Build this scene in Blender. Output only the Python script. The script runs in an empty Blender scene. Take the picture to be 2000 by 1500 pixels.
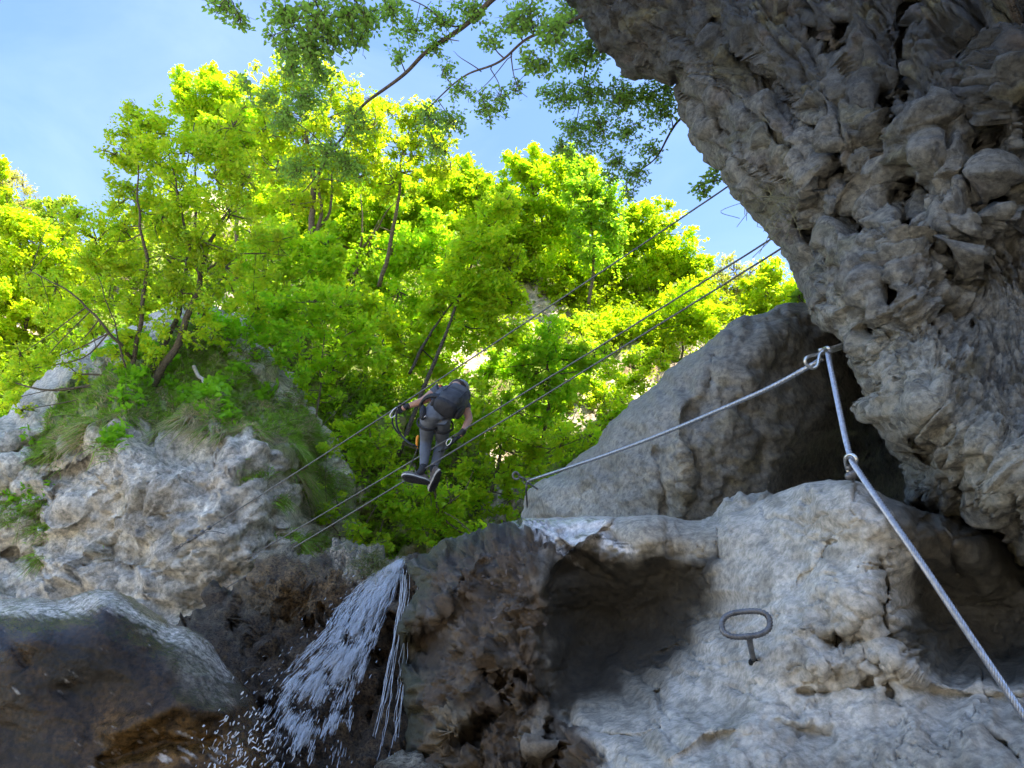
import bpy, math, random
import numpy as np
from math import radians, pi
sc = bpy.context.scene
# ---------------------------------------------------------------- camera, world, sun, exposure
FOC = 1450.0                     # focal length in photo pixels (2000 px wide)
PITCH = radians(30)
CP, SP = math.cos(PITCH), math.sin(PITCH)
CAM = np.array([0.0, 0.0, 1.6])
cam = bpy.data.objects.new('camera', bpy.data.cameras.new('camera'))
sc.collection.objects.link(cam)
cam.location = CAM
cam.rotation_euler = (radians(90) + PITCH, 0, 0)
cam.data.lens = 36 * FOC / 2000
cam.data.sensor_width = 36
cam.data.clip_end = 2000
cam.data.clip_start = 0.05
sc.camera = cam

SUN_AZ = radians(137)            # compass direction of the sun, clockwise from +Y
SUN_EL = radians(56)
world = bpy.data.worlds.new('World'); sc.world = world
world.use_nodes = True
wn = world.node_tree; wn.nodes.clear()
wo = wn.nodes.new('ShaderNodeOutputWorld'); wb = wn.nodes.new('ShaderNodeBackground')
sky = wn.nodes.new('ShaderNodeTexSky'); sky.sky_type = 'NISHITA'; sky.sun_disc = False
sky.sun_elevation = SUN_EL; sky.sun_rotation = SUN_AZ; sky.altitude = 1200
sky.air_density = 0.9; sky.dust_density = 0.6; sky.ozone_density = 3.4
tc = wn.nodes.new('ShaderNodeTexCoord')
mp = wn.nodes.new('ShaderNodeMapping'); mp.inputs['Scale'].default_value = (1.3, 1.3, 3.0)
mp.inputs['Rotation'].default_value = (0.3, 0.5, 0.6)
cn = wn.nodes.new('ShaderNodeTexNoise'); cn.inputs['Scale'].default_value = 2.0
cn.inputs['Detail'].default_value = 7; cn.inputs['Roughness'].default_value = 0.55; cn.inputs['Distortion'].default_value = 0.6
cr = wn.nodes.new('ShaderNodeValToRGB')
cr.color_ramp.elements[0].position = 0.36; cr.color_ramp.elements[0].color = (0.0, 0.0, 0.0, 1)
cr.color_ramp.elements[1].position = 0.72; cr.color_ramp.elements[1].color = (0.4, 0.4, 0.4, 1)
mx = wn.nodes.new('ShaderNodeMix'); mx.data_type = 'RGBA'
mx.inputs['B'].default_value = (1.5, 1.95, 3.0, 1)      # thin cirrus
L = wn.links.new
L(tc.outputs['Generated'], mp.inputs['Vector']); L(mp.outputs['Vector'], cn.inputs['Vector'])
L(cn.outputs['Fac'], cr.inputs['Fac']); L(cr.outputs['Color'], mx.inputs['Factor'])
L(sky.outputs['Color'], mx.inputs['A']); L(mx.outputs['Result'], wb.inputs['Color'])
wb.inputs['Strength'].default_value = 0.125
L(wb.outputs['Background'], wo.inputs['Surface'])

sun = bpy.data.objects.new('sun', bpy.data.lights.new('sun', 'SUN'))
sc.collection.objects.link(sun)
sun.data.energy = 3.7; sun.data.angle = radians(0.5); sun.data.color = (1.0, 0.96, 0.86)
SDIR = np.array([math.sin(SUN_AZ) * math.cos(SUN_EL), math.cos(SUN_AZ) * math.cos(SUN_EL), math.sin(SUN_EL)])
from mathutils import Vector, Matrix
sun.rotation_euler = Vector(SDIR).to_track_quat('Z', 'Y').to_euler()
sun.location = Vector(SDIR * 80)
vs = sc.view_settings
vs.view_transform = 'Standard'; vs.look = 'None'; vs.gamma = 1; vs.use_curve_mapping = False
vs.exposure = 2.35
sc.cycles.max_bounces = 8; sc.cycles.transmission_bounces = 6; sc.cycles.transparent_max_bounces = 8
sc.cycles.diffuse_bounces = 4
sc.cycles.use_denoising = True; sc.cycles.denoiser = 'OPENIMAGEDENOISE'; sc.cycles.denoising_input_passes = 'RGB_ALBEDO'; sc.cycles.denoising_prefilter = 'NONE'; sc.cycles.sample_clamp_indirect = 4.0

# ---------------------------------------------------------------- helpers
random.seed(4); RNG = np.random.default_rng(4)
RT = np.array([1.0, 0, 0]); FW = np.array([0, CP, SP]); UP = np.array([0, -SP, CP])

def P(px, py, d):
    """the point a photo pixel sees at depth d (metres along the view axis)"""
    px = np.asarray(px, float); py = np.asarray(py, float); d = np.asarray(d, float)
    a = ((px - 1000) / FOC)[..., None]; b = ((750 - py) / FOC)[..., None]
    return CAM + d[..., None] * (FW + a * RT + b * UP)

def V(*a): return Vector([float(v) for v in P(*a)])

def hsh(ix, iy, iz, seed):
    h = (ix.astype(np.int64) * 374761393 + iy.astype(np.int64) * 668265263 + iz.astype(np.int64) * 2147483647 + seed * 974711) & 0xffffffff
    h = ((h ^ (h >> 13)) * 1274126177) & 0xffffffff
    h = ((h ^ (h >> 15)) * 2246822519) & 0xffffffff
    return ((h ^ (h >> 16)) & 0xffffff) / float(0xffffff)

def vnoise(p, seed=0):
    """gradient-like value noise in -1..1"""
    f = np.floor(p); r = p - f; i = f.astype(np.int64); u = r * r * r * (r * (r * 6 - 15) + 10)
    out = 0
    for dx in (0, 1):
        wx = u[:, 0] if dx else 1 - u[:, 0]
        for dy in (0, 1):
            wy = u[:, 1] if dy else 1 - u[:, 1]
            for dz in (0, 1):
                wz = u[:, 2] if dz else 1 - u[:, 2]
                X, Y, Z = i[:, 0] + dx, i[:, 1] + dy, i[:, 2] + dz
                g = ((hsh(X, Y, Z, seed) * 2 - 1) * (r[:, 0] - dx) + (hsh(X, Y, Z, seed + 77) * 2 - 1) * (r[:, 1] - dy)
                     + (hsh(X, Y, Z, seed + 191) * 2 - 1) * (r[:, 2] - dz))
                out = out + wx * wy * wz * g
    return out * 1.5

def fbm(p, octv=4, seed=0, gain=0.5, ridge=False):
    s = 0; a = 1; q = p.copy()
    for k in range(octv):
        n = vnoise(q, seed + k * 13)
        if ridge: n = 1 - 2 * np.abs(n)
        s = s + a * n; a *= gain; q = q * 2.03 + 17.3
    return s

def worley(p, seed=0):
    i = np.floor(p).astype(np.int64)
    F1 = np.full(len(p), 9.0); F2 = np.full(len(p), 9.0); cid = np.zeros(len(p))
    for dx in (-1, 0, 1):
        for dy in (-1, 0, 1):
            for dz in (-1, 0, 1):
                X, Y, Z = i[:, 0] + dx, i[:, 1] + dy, i[:, 2] + dz
                h1 = hsh(X, Y, Z, seed)
                d = np.sqrt((X + h1 - p[:, 0]) ** 2 + (Y + hsh(X, Y, Z, seed + 5) - p[:, 1]) ** 2 + (Z + hsh(X, Y, Z, seed + 9) - p[:, 2]) ** 2)
                n1 = d < F1
                F2 = np.where(n1, F1, np.minimum(F2, d)); F1 = np.where(n1, d, F1); cid = np.where(n1, h1, cid)
    return F1, F2, cid

def facet(p, seed=0, tilt=1.0, l1=True):
    """angular broken-rock relief: every cell is a tilted plane"""
    i = np.floor(p).astype(np.int64); F1 = np.full(len(p), 9.0); F2 = np.full(len(p), 9.0); h = np.zeros(len(p))
    for dx in (-1, 0, 1):
        for dy in (-1, 0, 1):
            for dz in (-1, 0, 1):
                X, Y, Z = i[:, 0] + dx, i[:, 1] + dy, i[:, 2] + dz
                h1 = hsh(X, Y, Z, seed); r = p - np.stack([X + h1, Y + hsh(X, Y, Z, seed + 5), Z + hsh(X, Y, Z, seed + 9)], 1)
                d = np.abs(r[:, 0] + .3 * r[:, 1]) + np.abs(r[:, 1] - .3 * r[:, 0]) + np.abs(r[:, 2]) if l1 else np.sqrt((r * r).sum(1)); n1 = d < F1
                hh = (hsh(X, Y, Z, seed + 21) - .5) * 2 * tilt * r[:, 0] + (hsh(X, Y, Z, seed + 22) - .5) * 2 * tilt * r[:, 1] + hsh(X, Y, Z, seed + 23)
                F2 = np.where(n1, F1, np.minimum(F2, d)); F1 = np.where(n1, d, F1); h = np.where(n1, hh, h)
    return h, F2 - F1

def sstep(a, b, x):
    t = np.clip((x - a) / (b - a), 0, 1); return t * t * (3 - 2 * t)

def seg_dist(px, py, poly, closed=True):
    """distance to a polyline, the nearest point on it and the signed side"""
    best = np.full(px.shape, 1e18); nx = np.zeros(px.shape); ny = np.zeros(px.shape); side = np.zeros(px.shape)
    n = len(poly)
    for k in range(n if closed else n - 1):
        ax, ay = poly[k]; bx, by = poly[(k + 1) % n]
        dx, dy = bx - ax, by - ay; l2 = dx * dx + dy * dy + 1e-9
        t = np.clip(((px - ax) * dx + (py - ay) * dy) / l2, 0, 1)
        qx, qy = ax + t * dx, ay + t * dy; d = (px - qx) ** 2 + (py - qy) ** 2
        m = d < best
        best = np.where(m, d, best); nx = np.where(m, qx, nx); ny = np.where(m, qy, ny)
        side = np.where(m, np.sign(dx * (py - ay) - dy * (px - ax)), side)
    return np.sqrt(best), nx, ny, side

def inpoly(px, py, poly):
    c = np.zeros(px.shape, bool); n = len(poly)
    for k in range(n):
        ax, ay = poly[k]; bx, by = poly[(k + 1) % n]
        if ay == by: continue
        c ^= ((ay > py) != (by > py)) & (px < (bx - ax) * (py - ay) / (by - ay) + ax)
    return c

def rbf(ctrl):
    c = np.array(ctrl, float); X = c[:, :2] / 500.0; z = c[:, 2]; n = len(X)
    r = np.linalg.norm(X[:, None] - X[None], axis=2); A = np.where(r > 0, r * r * np.log(r + 1e-12), 0) + np.eye(n) * 1e-3
    B = np.hstack([np.ones((n, 1)), X]); M = np.zeros((n + 3, n + 3)); M[:n, :n] = A; M[:n, n:] = B; M[n:, :n] = B.T
    w = np.linalg.solve(M, np.concatenate([z, np.zeros(3)]))
    def f(px, py):
        q = np.stack([np.asarray(px, float).ravel(), np.asarray(py, float).ravel()], 1) / 500.0
        out = np.full(len(q), w[n]) + q @ w[n + 1:]
        for k in range(n):
            rr = np.sqrt(((q - X[k]) ** 2).sum(1)); out += w[k] * rr * rr * np.log(rr + 1e-12)
        return out.reshape(np.shape(px))
    return f

def np_mesh(name, V_, faces, mat, parent=None, col=None, smooth=True, facecol=None, fourth=None):
    """one mesh object out of numpy arrays; faces is a list of (n,k) index arrays"""
    faces = [f for f in faces if len(f)]
    me = bpy.data.meshes.new(name); V_ = np.asarray(V_, np.float32)
    me.vertices.add(len(V_)); me.vertices.foreach_set('co', V_.ravel())
    idx = np.concatenate([f.ravel() for f in faces]).astype(np.int32)
    st = []; o = 0
    for f in faces:
        st.append(o + np.arange(len(f)) * f.shape[1]); o += f.size
    st = np.concatenate(st).astype(np.int32)
    me.loops.add(len(idx)); me.loops.foreach_set('vertex_index', idx)
    me.polygons.add(len(st)); me.polygons.foreach_set('loop_start', st)
    me.update(calc_edges=True)
    if smooth: me.polygons.foreach_set('use_smooth', np.ones(len(st), bool))
    else: me.polygons.foreach_set('use_smooth', np.zeros(len(st), bool))
    if col is not None:
        a = me.color_attributes.new('Col', 'FLOAT_COLOR', 'POINT')
        c = np.ones((len(V_), 4), np.float32); c[:, :3] = col
        if fourth is not None: c[:, 3] = fourth
        a.data.foreach_set('color', c.ravel())
    me.materials.append(mat)
    ob = bpy.data.objects.new(name, me); sc.collection.objects.link(ob)
    if parent is not None: ob.parent = parent
    return ob

def tag(o, label=None, cat=None, group=None, kind=None):
    if label: o['label'] = label
    if cat: o['category'] = cat
    if group: o['group'] = group
    if kind: o['kind'] = kind
    return o

def thing(name, loc, label, cat, group=None):
    o = bpy.data.objects.new(name, None); sc.collection.objects.link(o)
    o.empty_display_size = 0.2
    o.location = [float(v) for v in loc]
    return tag(o, label, cat, group)

def localize(ob, root):
    """child geometry was written in world space: keep it there under a moved parent"""
    ob.parent = root; ob.matrix_parent_inverse = Matrix.Translation(-Vector(root.location))
    return ob

def catmull(pts, n=8):
    p = np.asarray(pts, float)
    if len(p) < 3:
        t = np.linspace(0, 1, n + 1)[:, None]; return p[0] * (1 - t) + p[-1] * t
    q = np.vstack([2 * p[0] - p[1], p, 2 * p[-1] - p[-2]]); out = []
    for k in range(1, len(q) - 2):
        t = np.linspace(0, 1, n, endpoint=False)[:, None]
        a, b, c, d = q[k - 1], q[k], q[k + 1], q[k + 2]
        out.append(0.5 * (2 * b + (c - a) * t + (2 * a - 5 * b + 4 * c - d) * t * t + (3 * b - a - 3 * c + d) * t ** 3))
    return np.vstack(out + [p[-1:]])

class MB:
    """collects tubes and quads into one mesh"""
    def __init__(s): s.V = []; s.Q = []; s.T = []; s.n = 0; s.C = []
    def add(s, v, q=None, t=None, c=None):
        v = np.asarray(v, float); s.V.append(v)
        if q is not None and len(q): s.Q.append(np.asarray(q) + s.n)
        if t is not None and len(t): s.T.append(np.asarray(t) + s.n)
        if c is not None: s.C.append(np.broadcast_to(c, (len(v), 3)))
        s.n += len(v)
    def tube(s, pts, rad, k=6, lobes=0, pitch=0.05, amp=0.1, closed=False, cap=True):
        p = np.asarray(pts, float); n = len(p)
        r = np.broadcast_to(np.asarray(rad, float), (n,)) if np.ndim(rad) < 2 else rad
        t = np.gradient(p, axis=0)
        if closed: t = np.roll(p, -1, 0) - np.roll(p, 1, 0)
        t /= np.linalg.norm(t, axis=1)[:, None] + 1e-12
        nrm = np.zeros((n, 3)); a = np.array([0, 0, 1.0]) if abs(t[0][2]) < 0.9 else np.array([1.0, 0, 0])
        v = a - t[0] * (a @ t[0]); v /= np.linalg.norm(v)
        for i in range(n):
            v = v - t[i] * (v @ t[i]); v /= np.linalg.norm(v) + 1e-12; nrm[i] = v
        b = np.cross(t, nrm); th = np.arange(k) * 2 * pi / k
        s_len = np.concatenate([[0], np.cumsum(np.linalg.norm(np.diff(p, axis=0), axis=1))])
        rr = np.repeat(r[:, None], k, 1)
        if lobes: rr = rr * (1 + amp * (np.abs(np.cos(0.5 * (lobes * th[None, :] - 2 * pi * lobes * s_len[:, None] / pitch))) * 2 - 1.27))
        vv = p[:, None] + rr[..., None] * (np.cos(th)[None, :, None] * nrm[:, None] + np.sin(th)[None, :, None] * b[:, None])
        i = np.arange(n if closed else n - 1)[:, None]; j = np.arange(k)[None]
        i2 = (i + 1) % n
        q = np.stack([i * k + j, i * k + (j + 1) % k, i2 * k + (j + 1) % k, i2 * k + j], -1).reshape(-1, 4)
        vv = vv.reshape(-1, 3); tr = []
        if cap and not closed:
            vv = np.vstack([vv, p[0], p[-1]]); m = n * k
            for jj in range(k):
                tr.append((m, (jj + 1) % k, jj)); tr.append((m + 1, (n - 1) * k + jj, (n - 1) * k + (jj + 1) % k))
        s.add(vv, q, np.array(tr) if tr else None)
    def blob(s, c, r, nu=10, nv=7, fn=None, axes=None):
        """ellipsoid; axes rows = half-axis directions"""
        c = np.asarray(c, float); u = np.arange(nu) * 2 * pi / nu; w = np.linspace(0, pi, nv + 1)[1:-1]
        W, U = np.meshgrid(w, u, indexing='ij')
        d = np.stack([np.sin(W) * np.cos(U), np.sin(W) * np.sin(U), np.cos(W)], -1).reshape(-1, 3)
        d = np.vstack([d, [0, 0, 1], [0, 0, -1]])
        if fn is not None: d = fn(d)
        A = np.eye(3) if axes is None else np.asarray(axes)
        vv = c + (d * np.broadcast_to(r, (3,))) @ A
        m = len(w); q = []; tr = []
        for i in range(m - 1):
            for j in range(nu): q.append((i * nu + j, (i + 1) * nu + j, (i + 1) * nu + (j + 1) % nu, i * nu + (j + 1) % nu))
        for j in range(nu): tr.append((m * nu, j, (j + 1) % nu)); tr.append((m * nu + 1, (m - 1) * nu + (j + 1) % nu, (m - 1) * nu + j))
        s.add(vv, np.array(q), np.array(tr))
    def build(s, name, mat, parent=None, smooth=True):
        f = []
        if s.Q: f.append(np.vstack(s.Q))
        if s.T: f.append(np.vstack(s.T))
        ob = np_mesh(name, np.vstack(s.V), f, mat, None, np.vstack(s.C) if s.C else None, smooth)
        if parent is not None: localize(ob, parent)
        return ob

# ---------------------------------------------------------------- materials
def newmat(name):
    m = bpy.data.materials.new(name); m.use_nodes = True
    return m, m.node_tree.nodes, m.node_tree.links, m.node_tree.nodes['Principled BSDF']

def rock_mat(name, scale=1.0, var=0.35, bump=0.5, rough=0.9, dist=0.02, speck=0.15, wetr=0.12, crack=0.05, tint=(1.46, 1.30, 1.08), ridg=0.16, spec=0.5, hair=0.55):
    """base colour and wetness come from the Col attribute (alpha = dryness)"""
    m, N, L, B = newmat(name)
    at = N.new('ShaderNodeAttribute'); at.attribute_name = 'Col'
    tc = N.new('ShaderNodeTexCoord')
    n1 = N.new('ShaderNodeTexNoise'); n1.inputs['Scale'].default_value = 3.0 * scale; n1.inputs['Detail'].default_value = 9; n1.inputs['Roughness'].default_value = 0.68; n1.inputs['Distortion'].default_value = 0.1
    n2 = N.new('ShaderNodeTexNoise'); n2.inputs['Scale'].default_value = 26 * scale; n2.inputs['Detail'].default_value = 6; n2.inputs['Roughness'].default_value = 0.7
    vo = N.new('ShaderNodeTexVoronoi'); vo.feature = 'DISTANCE_TO_EDGE'; vo.inputs['Scale'].default_value = 9 * scale
    md = N.new('ShaderNodeVectorMath'); md.operation = 'ADD'
    sc_ = N.new('ShaderNodeVectorMath'); sc_.operation = 'SCALE'; sc_.inputs['Scale'].default_value = 0.35 / scale
    L.new(tc.outputs['Object'], n1.inputs['Vector']); L.new(tc.outputs['Object'], n2.inputs['Vector'])
    L.new(n1.outputs['Color'], sc_.inputs[0]); L.new(sc_.outputs[0], md.inputs[0]); L.new(tc.outputs['Object'], md.inputs[1]); L.new(md.outputs[0], vo.inputs['Vector'])
    r1 = N.new('ShaderNodeMapRange'); r1.inputs['From Min'].default_value = 0.3; r1.inputs['From Max'].default_value = 0.7; r1.inputs['To Min'].default_value = 1 - var; r1.inputs['To Max'].default_value = 1 + var
    r2 = N.new('ShaderNodeMapRange'); r2.inputs['From Min'].default_value = 0.35; r2.inputs['From Max'].default_value = 0.65; r2.inputs['To Min'].default_value = 1 - speck; r2.inputs['To Max'].default_value = 1 + speck
    L.new(n1.outputs['Fac'], r1.inputs['Value']); L.new(n2.outputs['Fac'], r2.inputs['Value'])
    mu = N.new('ShaderNodeMath'); mu.operation = 'MULTIPLY'; L.new(r1.outputs[0], mu.inputs[0]); L.new(r2.outputs[0], mu.inputs[1])
    cs = N.new('ShaderNodeVectorMath'); cs.operation = 'SCALE'; L.new(at.outputs['Color'], cs.inputs[0]); L.new(mu.outputs[0], cs.inputs['Scale'])
    ti = N.new('ShaderNodeVectorMath'); ti.operation = 'MULTIPLY'; ti.inputs[1].default_value = tint; L.new(cs.outputs[0], ti.inputs[0])
    L.new(ti.outputs[0], B.inputs['Base Color'])
    # roughness: wet where alpha is low
    rr = N.new('ShaderNodeMapRange'); rr.inputs['To Min'].default_value = wetr; rr.inputs['To Max'].default_value = rough
    L.new(at.outputs['Alpha'], rr.inputs['Value']); L.new(rr.outputs[0], B.inputs['Roughness'])
    b1 = N.new('ShaderNodeBump'); b1.inputs['Strength'].default_value = bump; b1.inputs['Distance'].default_value = dist
    ve = N.new('ShaderNodeMapRange'); ve.inputs['From Max'].default_value = 0.06; ve.inputs['To Max'].default_value = crack; L.new(vo.outputs['Distance'], ve.inputs['Value'])
    a1 = N.new('ShaderNodeMath'); a1.operation = 'MULTIPLY_ADD'; a1.inputs[1].default_value = 0.35
    L.new(n2.outputs['Fac'], a1.inputs[0]); L.new(n1.outputs['Fac'], a1.inputs[2])
    n3 = N.new('ShaderNodeTexNoise'); n3.noise_type = 'RIDGED_MULTIFRACTAL'; n3.inputs['Scale'].default_value = 5.5 * scale; n3.inputs['Detail'].default_value = 8; n3.inputs['Roughness'].default_value = 0.62; n3.inputs['Distortion'].default_value = 0.7
    L.new(md.outputs[0], n3.inputs['Vector'])
    a3 = N.new('ShaderNodeMath'); a3.operation = 'MULTIPLY_ADD'; a3.inputs[1].default_value = ridg; B.inputs['Specular IOR Level'].default_value = spec; L.new(n3.outputs['Fac'], a3.inputs[0]); L.new(a1.outputs[0], a3.inputs[2])
    a2 = N.new('ShaderNodeMath'); a2.operation = 'ADD'; L.new(a3.outputs[0], a2.inputs[0]); L.new(ve.outputs[0], a2.inputs[1])
    vc = N.new('ShaderNodeTexVoronoi'); vc.feature = 'DISTANCE_TO_EDGE'; vc.inputs['Scale'].default_value = 1.6 * scale; L.new(md.outputs[0], vc.inputs['Vector'])
    rc = N.new('ShaderNodeMapRange'); rc.inputs['From Max'].default_value = 0.016; rc.inputs['To Min'].default_value = hair; rc.inputs['To Max'].default_value = 1.0; L.new(vc.outputs['Distance'], rc.inputs['Value'])
    n4 = N.new('ShaderNodeTexNoise'); n4.inputs['Scale'].default_value = 14 * scale; n4.inputs['Detail'].default_value = 10; n4.inputs['Roughness'].default_value = 0.72; n4.inputs['Distortion'].default_value = 0.0
    L.new(tc.outputs['Object'], n4.inputs['Vector'])
    r4 = N.new('ShaderNodeMapRange'); r4.inputs['From Min'].default_value = 0.40; r4.inputs['From Max'].default_value = 0.56; r4.inputs['To Min'].default_value = 1 - 1.7 * speck; r4.inputs['To Max'].default_value = 1 + 0.5 * speck
    L.new(n4.outputs['Fac'], r4.inputs['Value']); mu2 = N.new('ShaderNodeMath'); mu2.operation = 'MULTIPLY'; L.new(mu.outputs[0], mu2.inputs[0]); L.new(r4.outputs[0], mu2.inputs[1]); mu3 = N.new('ShaderNodeMath'); mu3.operation = 'MULTIPLY'; L.new(mu2.outputs[0], mu3.inputs[0]); L.new(rc.outputs[0], mu3.inputs[1]); L.new(mu3.outputs[0], cs.inputs['Scale'])
    L.new(a2.outputs[0], b1.inputs['Height']); L.new(b1.outputs['Normal'], B.inputs['Normal'])
    return m

def leaf_mat(name, trans=0.5, rough=0.5, tcol=(1.5, 1.35, 0.5)):
    m, N, L, B = newmat(name)
    at = N.new('ShaderNodeAttribute'); at.attribute_name = 'Col'
    B.inputs['Roughness'].default_value = rough
    L.new(at.outputs['Color'], B.inputs['Base Color'])
    T = N.new('ShaderNodeBsdfTranslucent')
    s = N.new('ShaderNodeVectorMath'); s.operation = 'MULTIPLY'; s.inputs[1].default_value = tcol; B.inputs['Specular IOR Level'].default_value = 0.35
    L.new(at.outputs['Color'], s.inputs[0]); L.new(s.outputs[0], T.inputs['Color'])
    M = N.new('ShaderNodeMixShader'); M.inputs[0].default_value = trans
    out = N['Material Output']
    L.new(B.outputs[0], M.inputs[1]); L.new(T.outputs[0], M.inputs[2]); L.new(M.outputs[0], out.inputs['Surface'])
    return m

def plain(name, col, rough=0.7, metal=0.0, nscale=60, var=0.2, bump=0.0, bdist=0.002):
    m, N, L, B = newmat(name)
    tc = N.new('ShaderNodeTexCoord'); n = N.new('ShaderNodeTexNoise'); n.inputs['Scale'].default_value = nscale; n.inputs['Detail'].default_value = 5
    L.new(tc.outputs['Object'], n.inputs['Vector'])
    r = N.new('ShaderNodeMapRange'); r.inputs['From Min'].default_value = 0.3; r.inputs['From Max'].default_value = 0.7; r.inputs['To Min'].default_value = 1 - var; r.inputs['To Max'].default_value = 1 + var
    L.new(n.outputs['Fac'], r.inputs['Value'])
    c = N.new('ShaderNodeVectorMath'); c.operation = 'SCALE'; c.inputs[0].default_value = col; L.new(r.outputs[0], c.inputs['Scale'])
    L.new(c.outputs[0], B.inputs['Base Color']); B.inputs['Roughness'].default_value = rough; B.inputs['Metallic'].default_value = metal
    if bump:
        b = N.new('ShaderNodeBump'); b.inputs['Strength'].default_value = bump; b.inputs['Distance'].default_value = bdist
        L.new(n.outputs['Fac'], b.inputs['Height']); L.new(b.outputs['Normal'], B.inputs['Normal'])
    return m

# ---------------------------------------------------------------- rock builder
SURF = {}
def rock(name, outline, ctrl, mat, step=4, W=90, R=0.5, T=1.5, feats=(), disp=None, paint=None, margin=40, coarse=6, jit=2.0, kind=None, label=None, cat='rock', group=None):
    ol = np.array(outline, float)
    # break up the straight outline edges
    pts = []
    for k in range(len(ol)):
        a, b = ol[k], ol[(k + 1) % len(ol)]; L_ = np.linalg.norm(b - a)
        inv = (-60 < a[0] < 2060 and -60 < a[1] < 1560)
        m = max(1, int(L_ / 9)) if inv and L_ < 400 else 1
        for i in range(m):
            q = a + (b - a) * i / m
            pts.append(q)
    pts = np.array(pts)
    q3 = np.c_[pts / 22.0, np.zeros(len(pts))]
    jx = fbm(q3, 3, 5) * jit; jy = fbm(q3 + 31, 3, 6) * jit
    poly = [(x + a, y + b) for (x, y), a, b in zip(pts, jx, jy)]
    P_ = np.array(poly); x0, y0 = P_.min(0) - step; x1, y1 = P_.max(0) + step
    def axis(lo, hi, a, b):
        fine = np.arange(max(lo, a), min(hi, b) + step, step); out = [fine]
        if lo < a: out.insert(0, np.arange(fine[0] - step * coarse, lo - step * coarse, -step * coarse)[::-1])
        if hi > b: out.append(np.arange(fine[-1] + step * coarse, hi + step * coarse, step * coarse))
        return np.concatenate(out)
    ax = axis(x0, x1, -margin, 2000 + margin); ay = axis(y0, y1, -margin, 1500 + margin)
    gx, gy = np.meshgrid(ax, ay)
    ins = inpoly(gx, gy, poly)
    cell = ins[:-1, :-1] | ins[1:, :-1] | ins[:-1, 1:] | ins[1:, 1:]
    need = np.zeros_like(ins)
    for a, b in ((slice(None, -1), slice(None, -1)), (slice(1, None), slice(None, -1)), (slice(None, -1), slice(1, None)), (slice(1, None), slice(1, None))): need[a, b] |= cell
    idx = -np.ones(ins.shape, int); idx[need] = np.arange(need.sum())
    X = gx[need]; Y = gy[need]; I = ins[need]
    dd, nx, ny, _ = seg_dist(X, Y, poly)
    X = np.where(I, X, nx); Y = np.where(I, Y, ny); dd = np.where(I, dd, 0)
    D = rbf(ctrl)(X, Y)
    for f in feats:
        kind_, pl, w, amp = f[:4]
        ds, _, _, sd = seg_dist(X, Y, pl, closed=False)
        wob = 1 + 0.35 * vnoise(np.c_[X / 40, Y / 40, 0 * X], 3)
        if kind_ == 'line': D = D + amp * np.exp(-(ds / (w * wob)) ** 2)
        elif kind_ == 'step':      # amp on the right-hand side (pixel y down) of the line
            fall = f[4]; s = ds * sd
            D = D + amp * sstep(-w, w, s) * np.exp(-np.maximum(s, 0) / fall)
        elif kind_ == 'bump':      # pl=[(cx,cy)], w=(rx,ry,angle)
            rx, ry, an = w; cx, cy = pl[0]; c_, s_ = math.cos(an), math.sin(an)
            u = ((X - cx) * c_ + (Y - cy) * s_) / rx; v = (-(X - cx) * s_ + (Y - cy) * c_) / ry
            D = D + amp * np.exp(-(u * u + v * v))
    t = np.clip(dd / W, 0, 1); prof = np.sqrt(1 - (1 - t) ** 2)
    Df = D + R * (1 - prof); Db = D + R + T * prof
    # triangles/quads of the front; winding faces the camera
    a = idx[:-1, :-1][cell]; b = idx[:-1, 1:][cell]; c = idx[1:, 1:][cell]; d = idx[1:, :-1][cell]
    qf = np.stack([a, d, c, b], 1); nF = len(X)
    Vf = P(X, Y, Df)
    edge = ~I
    bid = np.arange(nF) + nF; bid[edge] = np.arange(nF)[edge]
    keep = ~edge; remap = np.cumsum(keep) - 1 + nF; bid = np.where(keep, remap, np.arange(nF))
    Vb = P(X, Y, Db)[keep]
    Vall = np.vstack([Vf, Vb]); qb = bid[qf][:, ::-1]
    if disp is not None:
        Fq = np.vstack([qf, qb]); n = np.zeros_like(Vall)
        fn = np.cross(Vall[Fq[:, 2]] - Vall[Fq[:, 0]], Vall[Fq[:, 3]] - Vall[Fq[:, 1]])
        for k in range(4): np.add.at(n, Fq[:, k], fn)
        n /= np.linalg.norm(n, axis=1)[:, None] + 1e-12
        h = disp(X, Y, Vf, dd)
        Vall[:nF] += n[:nF] * h[:, None]
        Vall[nF:] += n[nF:] * (0.5 * h[keep])[:, None]
    col, wet = paint(X, Y, Vall[:nF], dd)
    col = np.vstack([col, col[keep]]); wet = np.concatenate([wet, wet[keep]])
    ob = np_mesh(name, Vall, [qf, qb], mat, None, col, True, fourth=1 - wet)
    if kind: ob['kind'] = kind; 
    else: tag(ob, label, cat, group)
    # sampler for planting things on the surface
    grid = np.full(ins.shape + (3,), np.nan); grid[need] = Vall[:nF]
    n = np.zeros((nF, 3)); fn = np.cross(Vall[qf[:, 2]] - Vall[qf[:, 0]], Vall[qf[:, 3]] - Vall[qf[:, 1]])
    for k in range(4): np.add.at(n, qf[:, k], fn)
    n /= np.linalg.norm(n, axis=1)[:, None] + 1e-12
    gn = np.full(ins.shape + (3,), np.nan); gn[need] = n
    def surf(px, py):
        ix = np.clip(np.searchsorted(ax, px), 0, len(ax) - 1); iy = np.clip(np.searchsorted(ay, py), 0, len(ay) - 1)
        return grid[iy, ix], gn[iy, ix]
    SURF[name if name not in SURF else ob.name] = surf
    ob['_surf'] = 0; del ob['_surf']
    return ob, surf

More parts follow.
